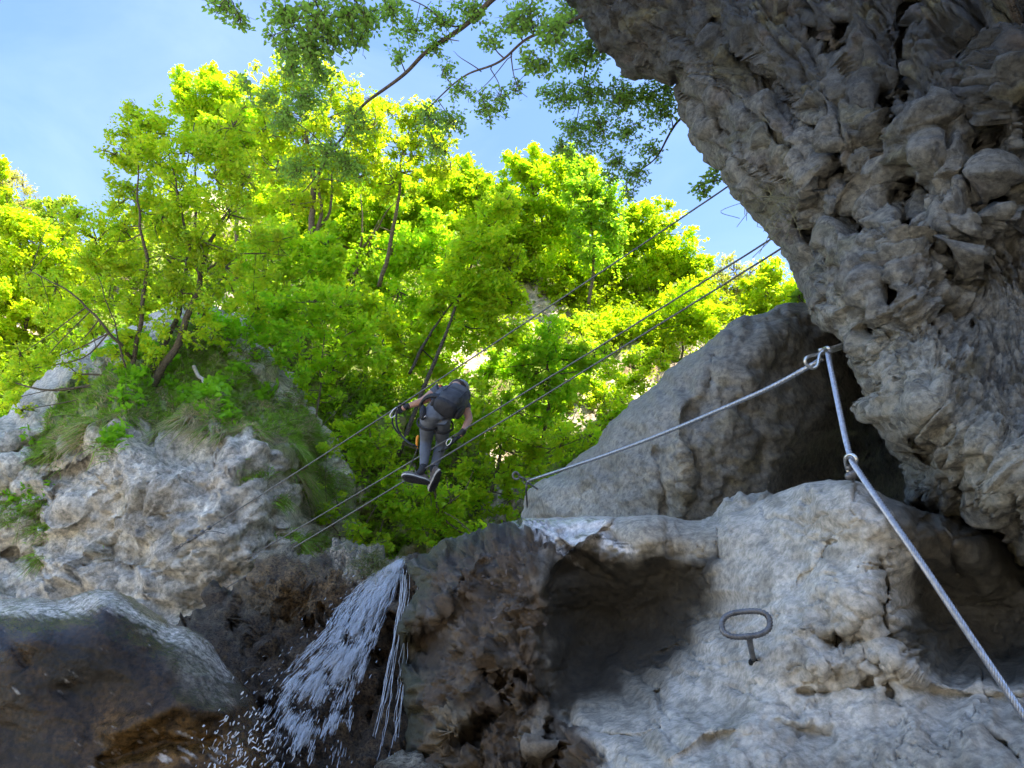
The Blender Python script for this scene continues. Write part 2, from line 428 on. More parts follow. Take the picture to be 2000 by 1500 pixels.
def n2(X, Y, s, seed=0, o=3): return fbm(np.c_[X / s, Y / s, 0 * X + seed * 3.7], o, seed)
def mixc(c, col, m): return c * (1 - m[:, None]) + np.array(col) * m[:, None]
def ell(X, Y, cx, cy, rx, ry, an=0, soft=0.35, nz=0.35, ns=30, seed=1):
    c_, s_ = math.cos(an), math.sin(an)
    u = ((X - cx) * c_ + (Y - cy) * s_) / rx; v = (-(X - cx) * s_ + (Y - cy) * c_) / ry
    r = np.sqrt(u * u + v * v) + nz * n2(X, Y, ns, seed)
    return 1 - sstep(1 - soft, 1 + soft, r)
def pmask(X, Y, poly, soft=12, nz=10, ns=25, seed=2):
    d, _, _, _ = seg_dist(X, Y, poly); s = np.where(inpoly(X, Y, poly), d, -d) + nz * n2(X, Y, ns, seed)
    return sstep(-soft, soft, s)
def rot2(X, Y, deg):
    a = radians(deg); return X * math.cos(a) + Y * math.sin(a), -X * math.sin(a) + Y * math.cos(a)
# ---------------------------------------------------------------- rocks
GREY = np.array((0.27, 0.265, 0.25)); PALE = np.array((0.40, 0.39, 0.365)); BROWN = np.array((0.085, 0.062, 0.040)); DARK = np.array((0.035, 0.032, 0.026)); SLATE = np.array((0.15, 0.155, 0.15))
M_over = rock_mat('overhang_rock', 1.6, 0.30, 1.0, 0.85, 0.075, 0.30, crack=0.0, ridg=.08, tint=(1.34, 1.28, 1.13))
M_boul = rock_mat('boulder_rock', 2.0, 0.25, 0.8, 0.8, 0.022, 0.24, crack=0.0, ridg=.02, tint=(1.16, 1.07, .91), hair=.85)
M_slab = rock_mat('slab_rock', 2.6, 0.20, 0.6, 0.85, 0.015, 0.20, crack=0.0, ridg=.0, tint=(.90, .815, .69), hair=.8)
M_brown = rock_mat('mossy_rock', 4.5, 0.45, 1.0, 0.9, 0.04, 0.5, crack=0.05, tint=(1.35, 1.12, .82))
M_wet = rock_mat('wet_rock', 2.6, 0.5, 1.0, 0.6, 0.014, 0.35, 0.10, crack=0.0, tint=(1.0, .88, .72), spec=.22)
M_cliff = rock_mat('cliff_rock', 0.9, 0.22, 1.0, 0.95, 0.10, 0.26, crack=0.0, ridg=.08, tint=(1.30, 1.235, 1.09), hair=.7)
M_hill = rock_mat('hill_earth', 0.2, 0.45, 0.8, 1.0, 0.3, 0.3)

# --- the overhanging wall on the right
o_edge = [(1000, -900), (1040, -400), (1098, 0), (1130, 18), (1145, 50), (1158, 72), (1175, 100), (1205, 118), (1212, 148), (1240, 160), (1265, 155), (1285, 149), (1322, 163), (1328, 200), (1332, 232), (1350, 262), (1365, 285), (1378, 310), (1410, 330), (1420, 360), (1432, 385), (1455, 400), (1470, 425), (1485, 440), (1500, 455), (1498, 465), (1512, 475), (1525, 482), (1540, 520), (1560, 560), (1575, 590), (1590, 610), (1608, 632), (1630, 650), (1652, 675), (1665, 700), (1690, 740), (1710, 780), (1730, 820), (1748, 860), (1765, 900), (1772, 940), (1775, 985), (1810, 1000), (1860, 1012), (1900, 1022), (1940, 1050), (1970, 1090), (2000, 1112), (2200, 1260), (2900, 1400), (2900, -900)]
o_ctrl = [(1100, 0, 5.6), (1230, 120, 5.3), (1330, 220, 5.0), (1500, 460, 3.9), (1600, 640, 2.95), (1700, 760, 2.5), (1775, 960, 2.3), (2000, 1100, 1.95), (1500, 80, 4.2), (1800, 80, 3.3), (2000, 0, 2.9), (1500, 300, 3.9), (1700, 400, 3.15), (2000, 400, 2.6), (1700, 600, 2.6), (1850, 700, 2.35), (2000, 900, 1.95), (2900, 500, 2.0), (2900, 1300, 1.5), (1500, -700, 5.5), (2700, -800, 3.0), (1050, -500, 6.5), (1900, 550, 2.62), (1870, 480, 2.55), (1780, 560, 2.6)]
o_feat = [
    ('line', [(1322, 165), (1400, 230), (1480, 330), (1560, 420), (1640, 520), (1700, 640)], 16, 0.16),
    ('line', [(1285, 150), (1420, 200), (1560, 330), (1620, 400)], 14, -0.10),
    ('line', [(1400, 60), (1520, 180), (1640, 330), (1700, 430), (1730, 560)], 18, 0.20),
    ('line', [(1550, 30), (1640, 120), (1700, 250), (1740, 400)], 16, 0.2),
    ('line', [(1640, 60), (1700, 160), (1760, 260), (1780, 400), (1800, 500)], 13, 0.22),
    ('line', [(1770, 0), (1770, 160), (1790, 330), (1850, 470)], 11, 0.2),
    ('line', [(1880, 120), (1870, 260), (1890, 330)], 9, 0.22),
    ('line', [(1960, 100), (1930, 260), (1960, 420)], 9, 0.2),
    ('line', [(1590, 620), (1640, 560), (1700, 610), (1760, 700), (1800, 780)], 10, 0.05),
    ('line', [(1720, 550), (1770, 610), (1830, 650)], 8, 0.10),
    ('line', [(1850, 520), (1840, 600), (1900, 640)], 14, 0.15),
    ('line', [(1740, 760), (1760, 850), (1830, 900), (1890, 960), (1960, 1040)], 14, 0.16),
    ('line', [(1800, 840), (1880, 900), (1950, 970), (2010, 1030)], 12, 0.12),
    ('line', [(1560, 580), (1620, 660), (1690, 760), (1740, 860)], 12, -0.05),
    ('line', [(1830, 800), (1960, 890), (2040, 960)], 22, -0.10),
    ('bump', [(1700, 880)], (60, 60, 0), 0.0),
    ('bump', [(1832, 332)], (42, 52, 0), -0.10), ('bump', [(1765, 470)], (60, 60, 0.3), -0.12), ('bump', [(1740, 560)], (90, 45, 0.7), -0.14),
    ('bump', [(1910, 170)], (30, 80, 0.1), -0.18), ('bump', [(1975, 190)], (35, 90, 0), -0.16), ('bump', [(1820, 240)], (45, 50, 0), -0.14),
    ('bump', [(1690, 220)], (30, 60, -0.4), -0.14), ('bump', [(1945, 350)], (38, 60, 0), -0.10), ('bump', [(1890, 420)], (45, 30, -0.4), -0.09),
    ('bump', [(1850, 900)], (150, 90, 0.3), -0.1), ('bump', [(1800, 780)], (60, 90, 0.2), -0.12), ('bump', [(1450, 60)], (90, 50, 0.7), -0.12),
    ('bump', [(1620, 300)], (50, 100, -0.6), -0.12)]
def o_disp(X, Y, W_, dd):
    fine = sstep(1350, 1750, X + 0.55 * (Y - 500)) 
    wx = X + 24 * n2(X, Y, 90, 1); wy = Y + 24 * n2(X, Y, 90, 2)
    a, b = rot2(wx, wy, 78); hc, ec = facet(np.c_[a / 105, b / 62, 0 * a], 3, .9)
    cob = hc * 1.05 - .5 * np.exp(-(ec / .07) ** 2) + .25
    a, b = rot2(wx, wy, 84); hc2, ec2 = facet(np.c_[a / 40, b / 26, 0 * a], 8, 1.0); cob2 = hc2 - .4 * np.exp(-(ec2 / .08) ** 2) + .2
    a, b = rot2(wx, wy, 47); rid = 1 - np.abs(fbm(np.c_[a / 170, b / 26, 0 * a], 3, 21)) * 1.6
    hf, ef = facet(np.c_[a / 120, b / 34, 0 * a + 4], 31, .9); flu = hf - .3 * np.exp(-(ef / .07) ** 2) + .2
    hs, es = facet(np.c_[a / 44, b / 16, 0 * a + 4], 35, 1.0)
    a, b = rot2(wx + 20 * n2(X, Y, 60, 9), wy, 66); fold = 1 - np.abs(fbm(np.c_[a / 150, b / 19, 0 * a + 2], 3, 41)) * 1.8
    mcob = sstep(1560, 1720, X + 0.2 * Y) * (1 - sstep(430, 640, Y)) 
    mlow = sstep(380, 620, Y + 0.0 * X) * sstep(-100, 60, dd + 60)
    mflu = np.clip(1 - mcob - 0.75 * mlow, 0, 1)
    mfold = mlow * (1 - 0.6 * sstep(1750, 1900, X))
    base = n2(X, Y, 120, 12, 3) * 0.07 + n2(X, Y, 30, 14, 3) * 0.014
    h = base + mcob * (0.12 * cob + 0.036 * cob2 - 0.09) + mflu * (0.03 * rid + 0.075 * flu + 0.028 * hs - 0.06) + mfold * (0.042 * fold) + mlow * (0.014 * cob2 + 0.022 * cob - 0.02)
    h = h + 0.012 * (1 - np.abs(fbm(np.c_[X / 24, Y / 24, 0 * X], 3, 77)) * 1.5)
    return h * (0.35 + 0.65 * sstep(0, 40, dd))
def o_paint(X, Y, W_, dd):
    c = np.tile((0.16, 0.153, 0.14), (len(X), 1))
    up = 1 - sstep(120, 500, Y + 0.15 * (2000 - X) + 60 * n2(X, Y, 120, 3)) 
    c = mixc(c, (0.030, 0.029, 0.027), up)                                        # much darker tone higher up
    v = sstep(-0.1, 0.6, n2(X, Y, 70, 6)); c = mixc(c, (0.17, 0.158, 0.138), 0.5 * v * (1 - 0.6 * up))
    v = sstep(0.25, 0.6, n2(X, Y, 55, 16)); c = mixc(c, (0.09, 0.08, 0.04), 0.6 * v)
    v = sstep(0.3, 0.7, n2(X, Y, 40, 26)); c = mixc(c, (0.08, 0.06, 0.05), 0.5 * v)
    m = pmask(X, Y, [(1640, 600), (1760, 650), (1900, 760), (2000, 800), (2050, 960), (1900, 980), (1800, 880), (1700, 760)], 40, 30)
    c = mixc(c, (0.28, 0.265, 0.23), 0.8 * m)
    m = pmask(X, Y, [(1850, 980), (1930, 1010), (2000, 1060), (2010, 1110), (1950, 1080), (1890, 1030)], 10, 10); c = mixc(c, (0.34, 0.31, 0.2), 0.7 * m)
    return c, np.zeros(len(X)) + 0.12
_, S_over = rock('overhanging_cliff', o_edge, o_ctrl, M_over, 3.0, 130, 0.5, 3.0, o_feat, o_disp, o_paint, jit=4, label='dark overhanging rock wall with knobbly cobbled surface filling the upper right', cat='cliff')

# --- the big smooth boulder behind the traverse cable
b_ol = [(1026, 1012), (1024, 985), (1033, 957), (1047, 945), (1075, 934), (1110, 912), (1140, 890), (1190, 845), (1240, 790), (1300, 728), (1350, 690), (1400, 655), (1450, 625), (1500, 604), (1545, 593), (1580, 588), (1625, 600), (1690, 640), (1760, 700), (1850, 800), (1900, 1000), (1860, 1250), (1400, 1330), (1050, 1250), (1010, 1120)]
b_ctrl = [(1030, 980, 4.7), (1100, 960, 4.35), (1200, 950, 4.05), (1320, 850, 3.80), (1345, 960, 3.75), (1300, 740, 4.0), (1450, 660, 3.95), (1560, 610, 4.3), (1420, 850, 3.78), (1520, 850, 3.92), (1600, 850, 4.2), (1680, 850, 4.9), (1850, 900, 6.4), (1650, 680, 4.6), (1400, 1200, 3.7), (1100, 1200, 4.2), (1500, 730, 4.0)]
b_feat = [('line', [(1330, 780), (1325, 860), (1345, 940), (1330, 1010)], 9, -0.05), ('line', [(1352, 790), (1345, 860), (1362, 950)], 12, 0.05),
          ('line', [(1400, 700), (1380, 780), (1340, 820)], 10, 0.05), ('line', [(1450, 800), (1490, 860), (1480, 920)], 14, 0.05), ('line', [(1455, 640), (1550, 625), (1590, 640)], 7, 0.05),
          ('line', [(1290, 740), (1330, 760), (1400, 700)], 8, 0.035), ('line', [(1190, 900), (1200, 980)], 9, 0.03), ('line', [(1280, 880), (1300, 960), (1295, 1000)], 6, 0.05)]
def b_disp(X, Y, W_, dd):
    w = worley(W_ * 2.2 + 0.4 * np.c_[n2(X, Y, 50, 1), n2(X, Y, 50, 2), 0 * X], 5)
    cr_ = np.minimum(1, (w[1] - w[0]) * 5)
    return n2(X, Y, 130, 3, 4) * 0.055 + n2(X, Y, 26, 4, 4) * 0.012 + 0.022 * cr_ * sstep(-0.3, 0.4, n2(X, Y, 150, 9)) + 0.004 * n2(X, Y, 7, 6)
def b_paint(X, Y, W_, dd):
    c = np.tile((0.165, 0.163, 0.155), (len(X), 1))
    c = mixc(c, (0.15, 0.146, 0.136), sstep(1270, 1420, X + 40 * n2(X, Y, 60, 3)))
    c = mixc(c, (0.14, 0.136, 0.125), sstep(1480, 1600, X - 0.1 * (Y - 800)) * sstep(640, 720, Y + 20 * n2(X, Y, 60, 7)))
    c = mixc(c, (0.27, 0.265, 0.25), 0.7 * ell(X, Y, 1090, 985, 110, 50))
    m = pmask(X, Y, [(1330, 820), (1380, 850), (1370, 1010), (1300, 1010), (1270, 930)], 12, 18); c = mixc(c, (0.30, 0.27, 0.21), 0.45 * m * sstep(-0.2, 0.4, n2(X, Y, 20, 8)))
    c = mixc(c, (0.10, 0.08, 0.04), 0.7 * sstep(0.25, 0.5, n2(X, Y, 45, 11)) * ell(X, Y, 1230, 970, 160, 60))
    c = mixc(c, (0.17, 0.145, 0.08), 0.5 * sstep(0.1, 0.5, n2(X, Y, 35, 12)) * ell(X, Y, 1430, 870, 110, 130))
    return c, np.zeros(len(X)) + 0.25
rock('smooth_boulder', b_ol, b_ctrl, M_boul, 4, 110, 0.6, 2.5, b_feat, b_disp, b_paint, jit=1.5, label='huge smooth grey boulder with the slack steel cable running across it', cat='boulder')

# --- small pale rock peeping over the slab
s_ol = [(1340, 1040), (1372, 1012), (1395, 1005), (1403, 985), (1420, 966), (1450, 961), (1490, 963), (1515, 972), (1545, 1000), (1545, 1080), (1440, 1110), (1350, 1090)]
rock('small_pale_boulder', s_ol, [(1350, 1030, 3.35), (1430, 980, 3.1), (1540, 990, 3.1), (1450, 1090, 2.95)], M_slab, 4, 40, 0.2, 0.5, [('line', [(1400, 1010), (1440, 985), (1500, 990)], 5, 0.02)],
     lambda X, Y, W_, dd: n2(X, Y, 40, 3, 4) * 0.03 + 0.006 * n2(X, Y, 9, 2), lambda X, Y, W_, dd: (mixc(np.tile((0.42, 0.42, 0.40), (len(X), 1)), (0.2, 0.17, 0.12), 0.5 * sstep(0, .5, n2(X, Y, 20, 4))), np.zeros(len(X))),
     label='small pale grey rock peeping up between the smooth boulder and the near slab', cat='boulder')

# --- brown dripping block and the pale slab with the rung (one outcrop)
f_ol = [(792, 1106), (800, 1092), (835, 1080), (850, 1062), (880, 1050), (915, 1042), (960, 1030), (1000, 1022), (1030, 1014), (1060, 1011), (1120, 1010), (1200, 1009), (1300, 1010), (1390, 1014), (1420, 1004), (1450, 1000), (1480, 985), (1510, 968), (1545, 953), (1580, 946), (1620, 940), (1665, 938), (1700, 952), (1750, 975), (1790, 990), (1830, 1000), (1880, 1010), (1930, 1040), (2000, 1090), (2200, 1180), (2900, 1300), (2900, 2600), (700, 2600), (760, 1800), (790, 1500), (800, 1400), (785, 1320), (775, 1240), (792, 1180), (815, 1150), (800, 1125)]
f_ctrl = [(800, 1110, 3.35), (900, 1070, 3.15), (1000, 1040, 3.05), (850, 1200, 3.0), (960, 1180, 2.85), (1060, 1150, 2.72), (1060, 1300, 2.62), (1065, 1390, 2.60), (920, 1320, 2.72), (820, 1300, 2.9), (830, 1480, 2.65), (950, 1480, 2.55), (1060, 1480, 2.45),
          (1110, 1200, 2.95), (1110, 1300, 2.88), (1200, 1230, 3.08), (1290, 1200, 2.96), (1100, 1060, 2.95), (1250, 1060, 2.75), (1380, 1060, 2.75), (1380, 1180, 2.75), (1330, 1270, 2.65), (1220, 1350, 2.62), (1140, 1400, 2.45), (1100, 1450, 2.3),
          (1470, 1290, 2.12), (1450, 1150, 2.4), (1520, 1010, 2.5), (1655, 945, 2.05), (1600, 1100, 2.15), (1700, 1130, 1.95), (1790, 1010, 2.0), (1300, 1450, 1.95), (1600, 1440, 1.80), (1900, 1400, 1.72), (2000, 1360, 1.78), (1650, 1320, 1.92), (1780, 1340, 1.85), (1730, 1220, 1.9),
          (1820, 1180, 2.25), (1950, 1250, 2.2), (1900, 1100, 2.15), (2100, 1250, 2.05), (2900, 1500, 1.6), (2900, 2500, 1.1), (1500, 2500, 1.25), (700, 2500, 1.9)]
f_feat = [
    ('step', [(1072, 1450), (1065, 1390), (1052, 1300), (1055, 1200), (1075, 1120), (1110, 1090)], 8, 0.20, 80),
    ('line', [(1010, 1025), (1080, 1060), (1130, 1090), (1200, 1130)], 10, 0.04),
    ('line', [(1130, 1075), (1200, 1095), (1290, 1092), (1400, 1105)], 12, -0.03),
    ('line', [(1100, 1035), (1180, 1030), (1210, 1060)], 8, 0.05), ('line', [(1300, 1015), (1310, 1085)], 5, 0.03), ('line', [(1400, 1010), (1405, 1090)], 6, 0.05),
    ('line', [(870, 1190), (900, 1140), (930, 1090)], 18, -0.06), ('line', [(800, 1190), (850, 1210), (880, 1150), (900, 1100)], 9, -0.05),
    ('bump', [(815, 1270)], (30, 38, 0.5), 0.38), ('bump', [(835, 1250)], (18, 24, 0.3), 0.16), ('bump', [(945, 1310)], (9, 14, 0), 0.14), ('bump', [(975, 1330)], (12, 9, 0), 0.14), ('bump', [(1015, 1325)], (9, 8, 0), 0.12),
    ('bump', [(810, 1395)], (22, 18, 0), 0.10), ('bump', [(1045, 1370)], (16, 12, 0.5), 0.1), ('bump', [(1070, 1480)], (28, 20, -0.4), 0.15), ('bump', [(950, 1100)], (20, 14, 0), 0.05), ('bump', [(880, 1080)], (14, 20, 0), 0.08),
    ('line', [(905, 1450), (925, 1415), (955, 1400)], 12, 0.22), ('bump', [(880, 1425)], (40, 30, -0.5), -0.10), ('line', [(960, 1395), (1000, 1350)], 6, 0.05),
    ('line', [(1283, 1350), (1290, 1385), (1310, 1410)], 4, 0.06), ('line', [(1160, 1438), (1240, 1437), (1300, 1420)], 3, 0.03), ('line', [(1100, 1400), (1150, 1440), (1190, 1440)], 8, 0.04), ('line', [(1250, 1290), (1300, 1270), (1330, 1255)], 5, 0.03),
    ('line', [(1720, 1095), (1732, 1150), (1722, 1195), (1738, 1250)], 6, 0.07), ('line', [(1590, 1235), (1625, 1260), (1680, 1215), (1720, 1170)], 6, 0.05),
    ('bump', [(1640, 1250)], (26, 14, 0.1), 0.10), ('bump', [(1690, 1250)], (34, 26, 0), 0.05), ('line', [(1690, 1290), (1720, 1300), (1740, 1260)], 6, 0.07), ('line', [(1690, 1335), (1725, 1310), (1740, 1350)], 5, 0.04),
    ('bump', [(1725, 1290)], (24, 28, 0.4), -0.045), ('bump', [(1600, 1300)], (70, 28, 0.05), -0.06), ('line', [(1560, 1352), (1640, 1350), (1700, 1335)], 5, 0.035),
    ('line', [(1745, 1290), (1800, 1330), (1870, 1345), (1990, 1350)], 9, -0.06), ('line', [(1900, 1420), (1960, 1450), (1990, 1480)], 5, 0.04),
    ('bump', [(1450, 1420)], (90, 20, -0.1), -0.05), ('line', [(1380, 1440), (1500, 1410), (1620, 1440)], 12, 0.04), ('line', [(1300, 1480), (1380, 1430), (1460, 1420)], 10, -0.04),
    ('line', [(1820, 1010), (1850, 1060), (1870, 1120)], 8, 0.05), ('line', [(1760, 990), (1800, 1060), (1790, 1120)], 20, -0.05), ('bump', [(1660, 1010)], (80, 60, 0), -0.03), ('line', [(1620, 1060), (1600, 1110), (1560, 1130)], 5, 0.02)]
def f_masks(X, Y):
    br = pmask(X, Y, [(740, 1060), (1000, 1020), (1060, 1022), (1130, 1075), (1230, 1085), (1130, 1120), (1075, 1160), (1068, 1390), (1130, 1440), (1180, 1470), (1190, 1560), (700, 1700)], 10, 14, 20)
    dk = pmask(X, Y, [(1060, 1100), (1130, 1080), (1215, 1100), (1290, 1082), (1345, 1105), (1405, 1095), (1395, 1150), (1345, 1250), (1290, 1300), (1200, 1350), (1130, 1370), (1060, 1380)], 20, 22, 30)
    return br, dk
def f_disp(X, Y, W_, dd):
    br, dk = f_masks(X, Y)
    rib = fbm(np.c_[X / 8, Y / 18, 0 * X], 3, 5); fh, fe = facet(np.c_[X / 46, Y / 58, 0 * X] + .3 * np.c_[n2(X, Y, 20, 1), n2(X, Y, 20, 2), 0 * X], 14)
    w = worley(np.c_[X / 17, Y / 24, 0 * X] + 0.5 * np.c_[n2(X, Y, 20, 1), n2(X, Y, 20, 2), 0 * X], 9)
    lump = 1 - w[0]
    h = br * (1 - dk) * (0.015 * rib + 0.02 * lump + 0.05 * fh + 0.02 * n2(X, Y, 45, 4) - .03) + n2(X, Y, 110, 3, 4) * 0.028
    pale = (1 - br); ph, pe = facet(np.c_[X / 120 + .3 * n2(X, Y, 60, 1), Y / 70 + .3 * n2(X, Y, 60, 2), 0 * X], 44, .8)
    a, b = rot2(X, Y, -15)
    h += pale * (0.006 * ph - .015 * np.exp(-(pe / .04) ** 2) * (n2(X, Y, 90, 61) > .05) + 0.0035 * fbm(np.c_[a / 34, b / 12, 0 * a], 3, 15) + 0.006 * n2(X, Y, 40, 16, 2))
    w2 = worley(np.c_[X / 60, Y / 50, 0 * X] + 0.3 * np.c_[n2(X, Y, 30, 1), n2(X, Y, 30, 2), 0 * X], 19)
    h += pale * 0.014 * np.minimum(1, (w2[1] - w2[0]) * 6) * ell(X, Y, 1690, 1240, 130, 110, 0.3)
    return h * (0.4 + 0.6 * sstep(0, 15, dd))
def f_paint(X, Y, W_, dd):
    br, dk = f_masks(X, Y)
    c = np.tile((0.44, 0.43, 0.41), (len(X), 1))
    c = mixc(c, (0.52, 0.52, 0.51), 0.7 * sstep(0.0, 0.5, n2(X, Y, 120, 3)))
    c = mixc(c, (0.25, 0.24, 0.215), 0.7 * sstep(0.1, 0.6, n2(X, Y, 70, 13)))
    c = mixc(c, (0.25, 0.235, 0.20), 0.6 * pmask(X, Y, [(1200, 1000), (1420, 1000), (1420, 1240), (1300, 1300), (1190, 1300)], 30, 20))
    c = mixc(c, (0.20, 0.19, 0.16), 0.6 * pmask(X, Y, [(1100, 1340), (1290, 1300), (1280, 1400), (1160, 1440), (1090, 1400)], 25, 18))
    c = mixc(c, (0.20, 0.19, 0.17), 0.55 * pmask(X, Y, [(1700, 1440), (2100, 1390), (2100, 1700), (1500, 1700), (1560, 1480)], 30, 25))
    dr = pmask(X, Y, [(1700, 955), (1780, 985), (1850, 1000), (2100, 1080), (2200, 1330), (1990, 1340), (1870, 1338), (1790, 1310), (1735, 1240), (1790, 1180), (1790, 1080), (1730, 1020)], 16, 12)
    c = mixc(c, (0.075, 0.073, 0.065), 0.95 * dr)
    c = mixc(c, (0.15, 0.135, 0.11), 0.8 * ell(X, Y, 1820, 1040, 60, 45, 0.6))
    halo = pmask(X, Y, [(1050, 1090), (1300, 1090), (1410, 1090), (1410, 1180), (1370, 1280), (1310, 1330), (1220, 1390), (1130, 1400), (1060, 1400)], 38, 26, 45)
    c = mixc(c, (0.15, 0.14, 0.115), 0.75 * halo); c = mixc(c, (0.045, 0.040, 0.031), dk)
    bc = np.tile((0.072, 0.050, 0.030), (len(X), 1))
    bc = mixc(bc, (0.115, 0.088, 0.056), 0.9 * sstep(0.0, 0.55, n2(X, Y, 40, 5)) * sstep(1130, 1260, Y))
    bc = mixc(bc, (0.05, 0.055, 0.022), 0.8 * (1 - sstep(8, 45, dd + 14 * n2(X, Y, 20, 9))))
    bc = mixc(bc, (0.018, 0.014, 0.009), 0.8 * sstep(0.1, 0.6, n2(X, Y, 28, 15)))
    bc = mixc(bc, (0.20, 0.18, 0.155), 0.8 * ell(X, Y, 1050, 1440, 32, 40) + 0 * X); bc = mixc(bc, (0.20, 0.165, 0.11), 0.7 * ell(X, Y, 880, 1420, 45, 38, -0.5))
    bc = mixc(bc, (0.15, 0.14, 0.14), 0.5 * sstep(0.35, 0.6, n2(X, Y, 24, 19)) * (1 - sstep(1250, 1350, Y)))
    c = c * (1 - (br * (1 - dk))[:, None]) + bc * (br * (1 - dk))[:, None]
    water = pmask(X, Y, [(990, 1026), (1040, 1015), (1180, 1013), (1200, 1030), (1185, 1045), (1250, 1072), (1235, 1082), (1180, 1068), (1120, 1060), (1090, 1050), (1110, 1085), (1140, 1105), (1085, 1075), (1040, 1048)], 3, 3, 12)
    sky_sheen = water * sstep(-.7, -.2, n2(X + 2 * Y, 3 * Y, 26, 55)); c = mixc(c, (0.05, 0.05, 0.05), 0.8 * water); c = mixc(c, (0.66, 0.68, 0.74), 0.9 * sky_sheen)  # wet ledge: sky reflection on the water painted in as pale colour
    wet = np.clip(0.97 * water + 0.45 * dk * 0 + 0.12 * br + 0.25 * dr, 0, 1)
    wet = np.maximum(wet, 0.5 * pmask(X, Y, [(1150, 1480), (1300, 1440), (1500, 1400), (1800, 1380), (2050, 1360), (2050, 1420), (1700, 1430), (1400, 1470), (1200, 1560)], 15, 25, 20))
    return c, wet
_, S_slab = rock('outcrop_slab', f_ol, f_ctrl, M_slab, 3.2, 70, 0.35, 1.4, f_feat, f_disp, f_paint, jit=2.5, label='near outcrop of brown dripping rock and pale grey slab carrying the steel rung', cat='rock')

# --- the rock the waterfall runs down
w_ol = [(368, 1218), (378, 1203), (405, 1185), (430, 1172), (455, 1165), (468, 1150), (488, 1140), (492, 1118), (505, 1096), (525, 1085), (545, 1080), (575, 1083), (600, 1092), (618, 1096), (628, 1080), (640, 1071), (665, 1070), (705, 1078), (745, 1086), (785, 1092), (830, 1095), (960, 1150), (1000, 1500), (1000, 2500), (0, 2500), (150, 1500), (300, 1260)]
w_ctrl = [(370, 1215, 4.6), (500, 1120, 4.5), (560, 1130, 4.2), (640, 1090, 4.45), (760, 1095, 4.2), (480, 1250, 4.05), (600, 1220, 3.95), (700, 1150, 4.0), (700, 1250, 3.85), (750, 1200, 3.8), (810, 1200, 3.7), (500, 1400, 3.55), (620, 1350, 3.55), (700, 1400, 3.4), (760, 1350, 3.55), (600, 1480, 3.2), (760, 1480, 3.1), (400, 1300, 3.9), (500, 2400, 2.2), (950, 2400, 2.2)]
w_feat = [('line', [(790, 1130), (770, 1200), (745, 1300), (730, 1400)], 16, 0.12), ('line', [(630, 1085), (660, 1130), (700, 1155)], 6, 0.05), ('bump', [(460, 1215)], (16, 22, 0.4), 0.22), ('bump', [(440, 1190)], (12, 12, 0), 0.15), ('bump', [(555, 1140)], (70, 45, 0), -0.16),
          ('bump', [(505, 1290)], (8, 25, 0), 0.15), ('bump', [(680, 1320)], (10, 22, 0.2), 0.18), ('line', [(470, 1175), (520, 1200), (620, 1210), (680, 1190)], 10, 0.06), ('bump', [(700, 1350)], (40, 30, 0), -0.08), ('bump', [(640, 1130)], (30, 40, 0), -0.05)]
def w_disp(X, Y, W_, dd):
    w = worley(np.c_[X / 26, Y / 30, 0 * X] + 0.5 * np.c_[n2(X, Y, 20, 1), n2(X, Y, 20, 2), 0 * X], 9)
    fh, fe = facet(np.c_[X / 50, Y / 60, 0 * X] + .3 * np.c_[n2(X, Y, 20, 1), n2(X, Y, 20, 2), 0 * X], 14)
    return 0.045 * (1 - w[0]) + .07 * fh + 0.035 * n2(X, Y, 60, 4) + 0.018 * fbm(np.c_[X / 8, Y / 13, 0 * X], 3, 5) - 0.03
def w_paint(X, Y, W_, dd):
    c = np.tile((0.07, 0.05, 0.03), (len(X), 1))
    c = mixc(c, (0.15, 0.11, 0.06), 0.85 * ell(X, Y, 560, 1145, 120, 60)); c = mixc(c, (0.035, 0.028, 0.02), 0.75 * sstep(0.0, 0.6, n2(X, Y, 32, 5)))
    c = mixc(c, (0.11, 0.085, 0.055), 0.7 * sstep(0.1, 0.6, n2(X, Y, 45, 25)))
    m = pmask(X, Y, [(632, 1068), (700, 1074), (790, 1090), (800, 1110), (760, 1130), (700, 1150), (680, 1140), (650, 1100)], 6, 6, 12); c = mixc(c, (0.30, 0.30, 0.29), 0.85 * m * sstep(-0.5, 0.1, n2(X, Y, 14, 33)))
    m2 = pmask(X, Y, [(505, 1090), (560, 1078), (615, 1092), (600, 1105), (520, 1105)], 6, 6, 12); c = mixc(c, (0.26, 0.25, 0.22), 0.8 * m2)
    return c, np.clip(0.15 + 0.55 * m + 0 * X, 0, 1)
_, S_wrock = rock('waterfall_rock', w_ol, w_ctrl, M_brown, 3.4, 50, 0.35, 1.5, w_feat, w_disp, w_paint, jit=4, label='rough brown rock with holes that the little waterfall splashes down', cat='rock')

